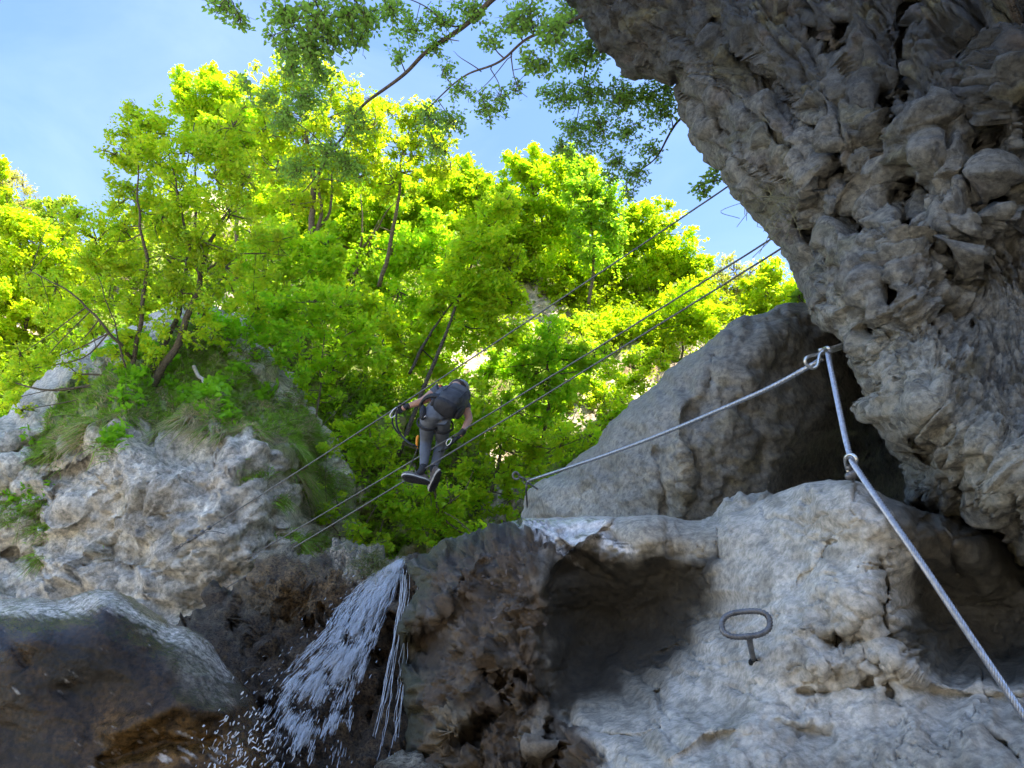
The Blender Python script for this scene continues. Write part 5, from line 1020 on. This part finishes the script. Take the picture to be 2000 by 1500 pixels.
# the steel rung
b0, bn = S_slab(np.array([1472.]), np.array([1290.])); b0 = b0[0]; db = (b0 - CAM) @ FW
root = thing('climbing_rung', b0, 'oval ribbed steel rung with a single stem fixed in the pale slab', 'rung')
dl = db - .14; cpx, cpy = 1457, 1219; loop = []
for k in range(96):
    t = 2 * pi * k / 96; ct, st_ = math.cos(t), math.sin(t)
    x = 23 * np.sign(ct) + 23 * ct if abs(ct) > 1e-6 else 0; y = 24 * st_
    x = 47 * np.sign(ct) * abs(ct) ** .72; y = 24.5 * np.sign(st_) * abs(st_) ** .8
    a = radians(-5); loop.append((cpx + x * math.cos(a) - y * math.sin(a), cpy + x * math.sin(a) + y * math.cos(a), dl - .02 * ct * 0 - .0012 * y))
L0 = pp(loop); L0 = np.vstack([L0, L0[:1]]); L0 = resample(L0, .0018)[:-1]
m = MB(); m.tube(L0, .0073, 16, lobes=3, pitch=.026, amp=.24, closed=True); m.build('loop', M_dsteel, root)
m = MB(); m.tube(np.vstack([pp([(1463, 1243, dl - .005)]), pp([(1466, 1262, dl + .05)]), pp([(1471, 1285, db - .005)]), pp([(1476, 1300, db + .06)])]), .0078, 12)
m.blob(pp([(1463, 1243, dl)])[0], (.014, .009, .009), 10, 6); m.build('stem', M_dsteel, root)
m = MB(); m.blob(b0 + [0.0, .004, -.002], (.018, .008, .014), 10, 6, fn=lambda d: d * (1 + .25 * vnoise(d * 2.5, 3))[:, None]); m.build('mortar', M_slab, root)
o = root.children[-1]; a_ = o.data.color_attributes.new('Col', 'FLOAT_COLOR', 'POINT'); a_.data.foreach_set('color', np.tile((.12, .11, .1, 1.), len(o.data.vertices)).astype(np.float32))

# three cables of the rope bridge
def cliffd(x, y): q = S_cliff(np.array([float(x)]), np.array([float(y)]))[0][0]; return float((q - CAM) @ FW)
def span(p0, p1, sag, n=40):
    A = pp([p0])[0]; B = pp([p1])[0]; t = np.linspace(0, 1, n)[:, None]
    return A * (1 - t) + B * t - np.array([0, 0, 1]) * 4 * sag * t * (1 - t)
def bridge_cable(label, p0, p1, sag, r, chain):
    root = thing('bridge_cable', pp([p0])[0], label, 'cable', 'cables of the rope bridge')
    c = span(p0, p1, sag); s = resample(c, .03); m = MB(); m.tube(s, r, 10, lobes=5, pitch=.14, amp=.12); m.build('wire', M_dsteel, root)
    d = unit((c[3] - c[0])[None])[0]
    if chain:
        for k in range(3):
            m = MB(); cc = c[0] - d * (.03 + .058 * k); u = d; w = np.cross(d, [0, 0, 1.]) if k % 2 else np.array([0, 0, 1.]); w = w / np.linalg.norm(w)
            t = np.linspace(0, 2 * pi, 21)[:-1]; m.tube(cc + np.cos(t)[:, None] * u * .042 + np.sin(t)[:, None] * w * .02, .007, 6, closed=True); m.build('chain_link', M_dsteel, root)
        for k in range(4):
            m = MB(); q = c[0] + d * (.1 + .12 * k); m.tube([q, q + d * .03], .026, 8); m.build('clamp', M_dsteel, root)
        m = MB(); m.tube(catmull([c[0], c[0] + d * .3 - [0, 0, .02], c[0] + d * .5 - [0, 0, .05], c[0] + d * .62 + [.1, 0, -.13]], 6), r * .9, 8); m.build('loose_end', M_dsteel, root)
    return c
d1 = cliffd(345, 1072) - .12; d2 = cliffd(480, 1092) - .10; d3 = cliffd(390, 1178) - .10
for q_ in ((400, 1040), (450, 1008), (500, 975)): d1 = min(d1, cliffd(*q_) + .35)
c1 = bridge_cable('uppermost bridge cable, in the climber\'s left hand, ending in a chain', (356, 1064, d1), (1450, 345, 6.3), .045, .0072, True)
c2 = bridge_cable('middle bridge cable passing behind the climber\'s legs to the right hand', (480, 1092, d2), (1530, 452, 6.0), .04, .0076, False)
c3 = bridge_cable('lowest bridge cable, the one under the climber\'s shoes', (388, 1180, d3), (1560, 464, 5.9), .03, .008, False)
def ondepth(c, px):
    r = (c - CAM); d = r @ FW; x = 1000 + FOC * (r @ RT) / d; return float(np.interp(px, x, d)), float(np.interp(px, x, 750 - FOC * (r @ UP) / d))
print('cable depths', ondepth(c1, 780), ondepth(c2, 897), ondepth(c3, 815))

# ---------------------------------------------------------------- the climber
H1, H1y = ondepth(c1, 777); H2, H2y = ondepth(c2, 897); F3, F3y = ondepth(c3, 812)
K0 = F3 - .05
M_skin = plain('skin', (0.50, 0.27, 0.19), 0.55, 0, 30, .08); M_legg = plain('grey_leggings', (0.125, 0.135, 0.16), 0.75, 0, 18, .18, .5, .006)
M_shirt = plain('dark_grey_shirt', (0.085, 0.095, 0.115), 0.85, 0, 14, .25, .8, .012); M_black = plain('black_fabric', (0.018, 0.018, 0.022), 0.7, 0, 30, .3, .6, .006)
M_pack = plain('charcoal_pack', (0.045, 0.047, 0.055), 0.65, 0, 16, .35, .9, .012); M_sole = plain('shoe_sole', (0.045, 0.042, 0.045), 0.9, 0, 50, .3, .8, .004)
M_midsole = plain('cream_midsole', (0.55, 0.52, 0.46), 0.8, 0, 40, .15); M_shoe = plain('brown_grey_shoe', (0.16, 0.13, 0.115), 0.8, 0, 40, .3, .5, .003)
M_orange = plain('orange_plastic', (0.75, 0.27, 0.01), 0.45, 0, 30, .1); M_alu = plain('aluminium', (0.7, 0.7, 0.72), 0.3, 0.9, 30, .1); M_hair = plain('brown_hair', (0.05, 0.03, 0.02), 0.7, 0, 60, .3)
M_helm = plain('grey_helmet', (0.25, 0.26, 0.28), 0.4, 0, 20, .1); M_red = plain('red_tag', (0.45, 0.06, 0.03), .6)

def skin(name, nodes, edges, mat, parent, sub=2, rootv=0, smooth=None):
    """nodes: (point, radius or (rx,ry)); one skinned surface"""
    me = bpy.data.meshes.new(name); me.from_pydata([tuple(map(float, n[0])) for n in nodes], edges, []); me.update()
    ob = bpy.data.objects.new(name, me); sc.collection.objects.link(ob)
    md = ob.modifiers.new('Skin', 'SKIN'); md.use_smooth_shade = True; md.branch_smoothing = 0.6
    if not me.skin_vertices: me.attributes.new('skin', 'FLOAT', 'POINT')
    for i, n in enumerate(nodes):
        r = n[1]; me.skin_vertices[0].data[i].radius = r if isinstance(r, tuple) else (r, r)
    me.skin_vertices[0].data[rootv].use_root = True
    s = ob.modifiers.new('Subsurf', 'SUBSURF'); s.levels = sub; s.render_levels = sub
    me.materials.append(mat); localize(ob, parent); return ob
def pt(x, y, d): return P(x, y, d)
pelv = pt(848, 800, K0 + .10); spine1 = pt(856, 788, K0 + .22); chest = pt(872, 772, K0 + .38); neck = pt(886, 757, K0 + .50); head = pt(893, 757, K0 + .64)
shL = pt(850, 765, K0 + .36); shR = pt(907, 792, K0 + .30); hipL = pt(838, 812, K0 + .08); hipR = pt(864, 818, K0 + .12)
kneeL = pt(832, 862, K0 + .26); ankL = pt(827, 915, K0 + .02); kneeR = pt(863, 866, K0 + .34); ankR = pt(846, 916, K0 + .10)
elbL = pt(826, 783, K0 + .18); wrL = pt(798, 793, H1 - .02); elbR = pt(917, 818, K0 + .22); wrR = pt(905, 842, H2 - .01)
hdL = pt(784, 799, H1 - .02); hdR = pt(897, 852, H2 - .01)
toeL = pt(813, 932, K0 - .02); toeR = pt(850, 932, K0 + .12)
person = thing('person', pt(828, 945, K0), 'climber in grey leggings and dark t-shirt crossing the cable bridge, seen from below and behind', 'person')
bn = [(pelv, (.125, .11)), (spine1, (.115, .09)), (chest, (.13, .10)), (neck, .055), (head, (.085, .09)), (shL, .062), (elbL, .043), (wrL, .028), (hdL, .032), (shR, .062), (elbR, .043), (wrR, .028), (hdR, .032),
      (hipL, .105), (kneeL, .055), (ankL, .036), (toeL, .022), (hipR, .105), (kneeR, .055), (ankR, .036), (toeR, .022), ((hipL * .35 + kneeL * .65), .070), ((hipR * .35 + kneeR * .65), .070), (kneeL * .62 + ankL * .38, .054), (kneeR * .62 + ankR * .38, .054), (shL * .5 + elbL * .5, .048), (shR * .5 + elbR * .5, .048), (elbL * .55 + wrL * .45, .038), (elbR * .55 + wrR * .45, .038)]
be = [(0, 1), (1, 2), (2, 3), (3, 4), (2, 5), (5, 25), (25, 6), (6, 27), (27, 7), (7, 8), (2, 9), (9, 26), (26, 10), (10, 28), (28, 11), (11, 12), (0, 13), (13, 21), (21, 14), (14, 23), (23, 15), (15, 16), (0, 17), (17, 22), (22, 18), (18, 24), (24, 19), (19, 20)]
skin('body', bn, be, M_skin, person)
e = 1.09
skin('leggings', [(pelv * .8 + spine1 * .2, (.135, .12)), (pelv, (.142, .125)), (hipL, .117), (hipL * .35 + kneeL * .65, .080), (kneeL, .063), (kneeL * .62 + ankL * .38, .062), (kneeL * .25 + ankL * .75, .046), (ankL + (kneeL - ankL) * .02, .044),
     (hipR, .117), (hipR * .35 + kneeR * .65, .080), (kneeR, .063), (kneeR * .62 + ankR * .38, .062), (kneeR * .25 + ankR * .75, .046), (ankR + (kneeR - ankR) * .02, .044)], [(0, 1), (1, 2), (2, 3), (3, 4), (4, 5), (5, 6), (6, 7), (1, 8), (8, 9), (9, 10), (10, 11), (11, 12), (12, 13)], M_legg, person, rootv=1)
skin('shirt', [(pelv * .4 + spine1 * .6, (.14, .12)), (spine1 * .3 + chest * .7, (.15, .125)), (chest, (.15, .125)), (neck * .75 + chest * .25, .075), (shL, .082), (shL * .52 + elbL * .48, .066), (shR, .082), (shR * .52 + elbR * .48, .068)],
     [(0, 1), (1, 2), (2, 3), (2, 4), (4, 5), (2, 6), (6, 7)], M_shirt, person, rootv=2)
for a, k, t_ in ((ankL, kneeL, toeL), (ankR, kneeR, toeR)):
    skin('sock', [(a + (k - a) * .20, .046), (a, .046), (t_, .036)], [(0, 1), (1, 2)], M_black, person, 1)
# shoes: outline of the sole, lofted from sole to upper
def shoe(toe, heel, down, roll=0.0):
    Lv = toe - heel; ln = np.linalg.norm(Lv); Lv = Lv / ln; dn = down - Lv * (down @ Lv); dn /= np.linalg.norm(dn); sd = np.cross(Lv, dn)
    t = np.linspace(0, 2 * pi, 33)[:-1]
    def ring(sx, sy, h, toeup=0):
        out = []
        for a in t:
            u = math.cos(a); v = math.sin(a); w = .046 * (1 + .13 * u - .18 * math.exp(-((u + .15) / .35) ** 2)) * v
            out.append(heel + Lv * ln * (.5 + .5 * u * sx) + sd * w * sy + dn * (-h) - dn * .014 * max(0, u - .5) * 2)
        return np.array(out)
    def loft(name, rings, mat, par):
        m = MB(); n = len(t); V_ = np.vstack(rings + [rings[0].mean(0)[None], rings[-1].mean(0)[None]]); Q = []; T_ = []
        for k in range(len(rings) - 1):
            for j in range(n): Q.append((k * n + j, k * n + (j + 1) % n, (k + 1) * n + (j + 1) % n, (k + 1) * n + j))
        a = len(rings) * n
        for j in range(n): T_.append((a, (j + 1) % n, j)); T_.append((a + 1, (len(rings) - 1) * n + j, (len(rings) - 1) * n + (j + 1) % n))
        m.add(V_, np.array(Q), np.array(T_)); return m.build(name, mat, par)
    up_ = loft('shoe', [ring(.97, .97, .026), ring(.99, 1.0, .034), ring(.95, .98, .052), ring(.8, .8, .075)], M_shoe, person)
    # collar piece
    m = MB(); c = heel + Lv * ln * .30 - dn * .075; m.blob(c, (ln * .27, .040, .045), 12, 8, axes=np.stack([Lv, sd, dn])); o = m.build('collar', M_shoe, None); localize(o, person)
    loft('midsole', [ring(.97, .97, .004), ring(1.02, 1.04, .010), ring(1.02, 1.04, .024), ring(.98, .99, .030)], M_midsole, person)
    so = loft('sole', [ring(.90, .86, -.006), ring(.99, .98, -.004), ring(1.0, 1.0, .006)], M_sole, person)
    m = MB()
    for k in range(9):
        c = heel + Lv * ln * (.09 + .10 * k) + dn * .007
        for s_ in (-1, 1): m.blob(c + sd * s_ * .018, (.010, .014, .004), 6, 4, axes=np.stack([Lv, sd, dn]))
    m.build('tread', M_black, person)
    m = MB()
    for k in range(4):
        c = heel + Lv * ln * (.5 + .08 * k) - dn * (.086 - .006 * k); m.tube([c - sd * .03 + dn * .01, c - dn * .004, c + sd * .03 + dn * .01], .003, 5)
    m.build('laces', M_black, person)
viewL = unit((CAM - ankL)[None])[0]
shoe(pt(785, 932, K0 - .12), pt(840, 944, K0 - .02), np.array([-.05, -.55, -.83]))
shoe(pt(842, 963, K0 + .16), pt(860, 919, K0 + .02), np.array([.62, -.62, -.47]))
# harness
pv = pelv * .72 + spine1 * .28
def ringband(name, c, ax, r1, r2, w, mat, par):
    ax = unit(ax[None])[0]; u = unit(np.cross(ax, [0, 0, 1.])[None])[0]; v = np.cross(ax, u); t = np.linspace(0, 2 * pi, 33)[:-1]
    m = MB(); base = c + np.cos(t)[:, None] * u * r1 + np.sin(t)[:, None] * v * r2
    for k in (-1, 0, 1): m.tube(base + ax * k * w * .35, w * .32, 6, closed=True)
    return m.build(name, mat, par)
har = thing('climbing_harness', pv, 'black climbing harness round the climber\'s hips and left thigh', 'harness')
ringband('waist_belt', pv, spine1 - pelv, .155, .14, .05, M_black, har)
for h, k in ((hipL, kneeL), (hipR, kneeR)): ringband('leg_loop', h * .72 + k * .28, k - h, .112, .112, .022, M_black, har)
m = MB(); m.blob(pt(826, 806, K0 + .02), (.035, .045, .085), 10, 8, fn=lambda d: d * (1 + .12 * vnoise(d * 3, 5))[:, None]); m.build('gear_pouch', M_black, har)
m = MB(); m.tube([pt(833, 815, K0 - .03), pt(831, 812, K0 - .03), pt(827, 817, K0 - .03)], .004, 6); m.build('buckle', M_alu, har)
# gloves with five fingers
def glove(wr, hd, cdir, label_):
    g = []; E = []
    f = unit((hd - wr)[None])[0]; cd = unit(cdir[None])[0]; nrm = unit(np.cross(f, cd)[None])[0]
    g.append((wr - f * .03, .036)); g.append((wr + f * .02, .034)); g.append((wr + f * .07, (.042, .030))); E += [(0, 1), (1, 2)]
    o = skin('glove', g, E, M_black, person, 1)
    for k in range(5):
        if k < 4: b = wr + f * .085 + cd * (k - 1.5) * .021; ln = (.036, .042, .040, .032)[k]; a1 = b + f * ln; a2 = a1 + (nrm * .75 + f * .1) * ln * .85; a3 = a2 + (nrm * .4 - f * .8) * ln * .7
        else: b = wr + f * .035 - cd * .036; a1 = b + f * .026 - cd * .014 + nrm * .012; a2 = a1 + nrm * .028 + f * .012; a3 = a2 + nrm * .015 + cd * .015
        o = skin('finger' if k < 4 else 'thumb', [(b - f * .02, .0095), (b, .0105), (a1, .0098), (a2, .009), (a3, .0078)], [(0, 1), (1, 2), (2, 3), (3, 4)], M_black if k == 4 else M_black, person, 1)
cdir1 = c1[20] - c1[10]; cdir2 = c2[20] - c2[10]
glove(wrL, hdL + unit((hdL - wrL)[None])[0] * .03, np.cross(hdL - wrL, [0, 1., 0]) , 'l')
glove(wrR, hdR, cdir2, 'r')
# head: hair, face and helmet (hidden behind the rucksack from here)
hu = unit((head - neck)[None])[0]
m = MB(); m.blob(head + hu * .03, (.098, .10, .095), 14, 10, fn=lambda d: d * (1 + .06 * vnoise(d * 5, 5))[:, None]); m.build('hair', M_hair, person)
fa = head + hu * .02 + np.array([0, .07, -.06])
m = MB(); m.blob(fa, (.012, .022, .02), 8, 6); m.build('nose', M_skin, person)
m = MB(); m.blob(fa + [0, -.01, -.035], (.024, .008, .006), 8, 5); m.build('mouth', M_skin, person)
for s_ in (-1, 1):
    m = MB(); m.blob(fa + [s_ * .032, -.008, .03], (.012, .008, .007), 8, 6); m.build('eye', M_black, person)
    m = MB(); m.blob(head + hu * .02 + [s_ * .088, 0, -.01], (.01, .018, .026), 8, 6); m.build('ear', M_skin, person)
m = MB(); m.blob(head + hu * .075, (.115, .125, .085), 16, 10); m.build('helmet', M_helm, person)

# rucksack
pk = thing('backpack', pt(880, 790, K0 + .2), 'charcoal grey rucksack hanging on the climber\'s back', 'backpack')
ax = unit((neck - spine1)[None])[0]; sd = unit((shR - shL)[None])[0]; sd = unit((sd - ax * (sd @ ax))[None])[0]; out = np.cross(ax, sd); out = out if out @ (CAM - chest) > 0 else -out
ctr = pt(882, 786, K0 + .16)
def boxy(p): 
    def f(d): return np.sign(d) * np.abs(d) ** p * 1.0
    return f
def packpart(name, c, r, p, mat, nz=.05):
    m = MB(); m.blob(c, r, 20, 14, fn=lambda d: np.sign(d) * np.abs(d) ** p * (1 + nz * vnoise(d * 3, 8))[:, None], axes=np.stack([sd, out, ax])); return m.build(name, mat, pk)
packpart('main_bag', ctr, (.15, .115, .20), .72, M_pack); packpart('front_pocket', ctr + out * .085 - ax * .05, (.115, .06, .115), .7, M_pack, .04)
packpart('top_lid', ctr + ax * .16 + out * .01, (.13, .11, .06), .75, M_shirt); packpart('bottom_panel', ctr - ax * .15 + out * .03, (.13, .10, .06), .75, M_black)
for s_ in (-1, 1):
    packpart('side_pocket', ctr + sd * s_ * .14 - ax * .08, (.03, .06, .09), .75, M_black)
    m = MB(); q = ctr + sd * s_ * .09; m.tube(catmull([q + ax * .18, q + ax * .21 - out * .06, q + ax * .14 - out * .10 - sd * s_ * .01, q - ax * .02 - out * .10 - sd * s_ * .01, q - ax * .13 - out * .04], 6), .016, 6); m.build('shoulder_strap', M_black, pk)
    m = MB(); m.tube(catmull([q * 1 + out * .12 + ax * .14, q + out * .135 + ax * .04, q + out * .15 - ax * .08], 5), .005, 5); m.build('compression_strap', M_black, pk)
m = MB(); m.tube(catmull([ctr + ax * .2 + sd * .03, ctr + ax * .235 + out * .01, ctr + ax * .2 - sd * .03], 5), .006, 5); m.build('grab_loop', M_black, pk)
m = MB(); m.tube([pt(858, 754, K0 + .25), pt(863, 753, K0 + .25)], .012, 6); m.build('red_label', M_red, pk)

# lanyards
def strap(name, pts, r, mat, par): m = MB(); m.tube(catmull(pp(pts), 8), r, 7); return m.build(name, mat, par)
la = thing('lanyard', pt(775, 812, H1), 'black elastic lanyard looping from the climber\'s left hand down to the thigh', 'lanyard', 'lanyards of the climber')
strap('webbing', [(776, 800, H1 - .05), (774, 815, H1 - .05), (776, 835, H1 - .06), (786, 853, H1 - .05), (800, 866, K0), (818, 873, K0)], .011, M_black, la)
strap('second_strand', [(772, 800, H1 - .02), (767, 815, H1), (767, 828, H1), (773, 840, H1), (780, 848, H1)], .009, M_black, la)
strap('carabiner', [(775, 795, H1 - .03), (768, 801, H1 - .03), (762, 810, H1 - .03), (764, 816, H1 - .03), (771, 812, H1 - .03), (777, 804, H1 - .03), (775, 795, H1 - .03)], .006, M_alu, la)
lb = thing('lanyard', pt(880, 868, H2), 'black lanyard with silver carabiner between the climber\'s right hand and knee', 'lanyard', 'lanyards of the climber')
strap('webbing', [(893, 856, H2 - .04), (884, 863, H2 - .04), (874, 873, H2 - .03), (864, 880, K0 + .2), (856, 884, K0 + .2), (850, 893, K0 + .2)], .014, M_black, lb)
strap('second_strand', [(890, 860, H2 - .04), (880, 868, H2 - .05), (870, 878, H2 - .05)], .012, M_black, lb)
strap('carabiner', [(876, 858, H2 - .07), (872, 864, H2 - .07), (873, 870, H2 - .07), (879, 866, H2 - .07), (882, 858, H2 - .07), (876, 858, H2 - .07)], .005, M_alu, lb)
og = thing('rescue_bag', pt(816, 860, K0), 'slim orange pouch hanging beside the climber\'s left knee', 'pouch')
m = MB(); m.tube(catmull(pp([(817, 850, K0 + .02), (815, 856, K0 + .01), (814, 868, K0), (816, 875, K0)]), 6), [.008, .01, .012, .013, .013, .014, .014, .014, .014, .014, .014, .014, .013, .012, .012, .011, .010, .009, .006], 8); m.build('pouch', M_orange, og)
strap('cord', [(815, 875, K0), (812, 884, K0 + .05), (800, 915, K0 + .3), (793, 935, K0 + .4)], .006, M_dsteel, og)

# ---------------------------------------------------------------- falling water
m_, N_, L_n, B_ = newmat('white_water')
B_.inputs['Base Color'].default_value = (0.92, 0.96, 1.0, 1); B_.inputs['Roughness'].default_value = 0.12; B_.inputs['Transmission Weight'].default_value = 0.55; B_.inputs['IOR'].default_value = 1.33
M_water = m_
def drops(name, label, C, D, Ls, Ws, kind='stuff', wob=.25, seed=3):
    rng = np.random.default_rng(seed)
    m = MB(); m.blob((0, 0, 0), 1, 6, 5); T = np.vstack(m.V); Q = np.vstack(m.Q); Tr = np.vstack(m.T); n = len(C); k = len(T)
    D = unit(D); A = unit(np.cross(D, rng.normal(0, 1, (n, 3)))); B2 = np.cross(D, A)
    s = np.repeat(T[None], n, 0) * (1 + wob * rng.normal(0, .6, (n, k, 1)).clip(-1, 1))
    V_ = C[:, None] + s[..., 2:3] * D[:, None] * Ls[:, None, None] + s[..., 0:1] * A[:, None] * Ws[:, None, None] + s[..., 1:2] * B2[:, None] * (Ws * .6)[:, None, None]
    off = (np.arange(n) * k)[:, None, None]
    o = np_mesh(name, V_.reshape(-1, 3), [(Q[None] + off).reshape(-1, 4), (Tr[None] + off).reshape(-1, 3)], M_water); return tag(o, label, 'water', None, kind)
def waterfall():
    rng = np.random.default_rng(8)
    Lp = catmull([(768, 1112, 4.12), (722, 1146, 4.0), (682, 1190, 3.8), (645, 1250, 3.55), (590, 1310, 3.35), (548, 1365, 3.2), (505, 1440, 3.0), (465, 1520, 2.8)], 10)
    Rp = catmull([(785, 1110, 4.1), (765, 1165, 3.9), (733, 1235, 3.65), (708, 1300, 3.45), (690, 1345, 3.35), (672, 1400, 3.2), (655, 1460, 3.05), (640, 1540, 2.9)], 10)
    def at(t, s):
        i = np.clip(t, 0, 1) * (len(Lp) - 1); a = np.stack([np.interp(i, np.arange(len(Lp)), Lp[:, k]) for k in range(3)], -1); b = np.stack([np.interp(i, np.arange(len(Rp)), Rp[:, k]) for k in range(3)], -1)
        q = a * (1 - s[:, None]) + b * s[:, None]; return P(q[:, 0], q[:, 1], q[:, 2])
    n = 26000; t = rng.random(n) ** 1.15; s = np.clip(rng.normal(.5, .27, n), -.15, 1.15)
    dens = vnoise(np.c_[t * 9, s * 5, 0 * t], 4) + .7 * vnoise(np.c_[t * 16, s * 22, 0 * t], 5) + .8 * vnoise(np.c_[t * 34, s * 44, 0 * t], 6)
    keep = dens > (-.5 + .95 * t ** .6); t = t[keep]; s = s[keep]; n = len(t)
    C = at(t, s); D = unit(at(np.minimum(t + .02, 1), s) - at(np.maximum(t - .02, 0), s)) + rng.normal(0, .07, (n, 3))
    C = C - np.array([0, 1, 0]) * (rng.random(n) * .10)[:, None]
    Ls = (.040 - .026 * t) * (.3 + 1.2 * rng.random(n)); Ws = .0012 * (.4 + 1.1 * rng.random(n))
    drops('waterfall', 'small white waterfall splashing from the notch over the brown rock', C, D, Ls, Ws, wob=.4)
    n = 650; t = .15 + .85 * rng.random(n); s = rng.normal(.45, .42, n); C = at(t, s); D = unit(at(np.minimum(t + .03, 1), s) - at(t - .03, s)) + rng.normal(0, .2, (n, 3))
    C = C - np.array([0, 1, 0]) * (rng.random(n) * .3)[:, None]
    drops('water_drops', 'loose drops of spray flying off around the waterfall', C, D, .006 * (.5 + rng.random(n) * 1.6), .0015 * (.5 + .9 * rng.random(n)), wob=.3, seed=4)
    # splash on the wet boulder
    n = 240; X = rng.normal(470, 45, n); Y = rng.normal(1470, 40, n); C = P(X, Y, 2.45 + .25 * rng.random(n)); D = np.tile(P(460., 1490., 2.6) - P(480., 1450., 2.6), (n, 1)) + rng.normal(0, .03, (n, 3))
    drops('splash', 'white splash where the falling water meets the wet boulder', C, D, .009 * (.4 + rng.random(n)), .0024 * (.5 + rng.random(n)), seed=5)
    m = MB()
    for k in range(16):
        x0 = rng.uniform(782, 822); x1 = x0 - rng.uniform(20, 62); y1 = rng.uniform(1330, 1500); y0 = rng.uniform(1105, 1150); 
        if k > 10: x0 = rng.uniform(765, 800); y0 = rng.uniform(1290, 1340); x1 = x0 - rng.uniform(20, 40); y1 = 1500
        pts = [P(x0 + (x1 - x0) * u ** 1.3 + rng.normal(0, 1.2), y0 + (y1 - y0) * u, 3.62 - .62 * ((y0 + (y1 - y0) * u) - 1100) / 400) for u in np.linspace(0, 1, 14)]
        m.tube(catmull(pts, 3), .0006 + .0009 * rng.random(40), 5)
    o = m.build('trickles', M_water); tag(o, 'thin threads of water trickling down the dark gap right of the waterfall', 'water', None, 'stuff')
waterfall()

# ---------------------------------------------------------------- loose bits
def dead_leaves():
    rng = np.random.default_rng(31); X = rng.normal(985, 45, 70); Y = rng.normal(1150, 40, 70); X = np.concatenate([X, rng.uniform(900, 1050, 40)]); Y = np.concatenate([Y, rng.uniform(1080, 1320, 40)])
    q, nn = S_slab(X, Y); ok = ~np.isnan(q[:, 0]); q = q[ok]; nn = nn[ok]; n = len(q)
    V_, F_, k = leaf_geo(q + nn * .012, unit(nn + rng.normal(0, .5, (n, 3))), unit(rng.normal(0, 1, (n, 3))), .03 * (.4 + .6 * rng.random(n)), .014 * (.5 + .6 * rng.random(n)), True)
    o = np_mesh('dead_leaves', V_, [F_], M_grass, None, np.repeat(np.array((.13, .10, .085)) * (.5 + .9 * rng.random((n, 1))), k, 0), False); tag(o, 'withered leaves stuck to the brown dripping rock', 'leaves', None, 'stuff')
    m = MB()
    for k in range(26):
        p, nn = S_over(np.array([rng.normal(1545, 26)]), np.array([rng.normal(380, 22)])); p = p[0]; nn = nn[0]
        if np.isnan(p[0]): continue
        m.tube(catmull([p, p + nn * .05 + rng.normal(0, .03, 3), p + nn * .07 + rng.normal(0, .06, 3) - [0, 0, .03], p + nn * .08 + rng.normal(0, .08, 3) - [0, 0, .08]], 5), .0018, 4, cap=False)
    o = m.build('dry_plant', plain('dry_stems', (.16, .15, .08), .8)); tag(o, 'tangled dry plant with thin stems growing on the edge of the overhang', 'plant')
    m = MB(); p = pp([(378, 715, 11.6), (388, 735, 11.5), (397, 742, 11.4), (400, 765, 11.3), (402, 775, 11.2)]); m.tube(catmull(p, 5), .03, 6); o = m.build('dead_branch', plain('grey_wood', (.4, .37, .32), .9)); tag(o, 'crooked pale dead branch standing in the ledge grass right of the tree', 'branch')
dead_leaves()
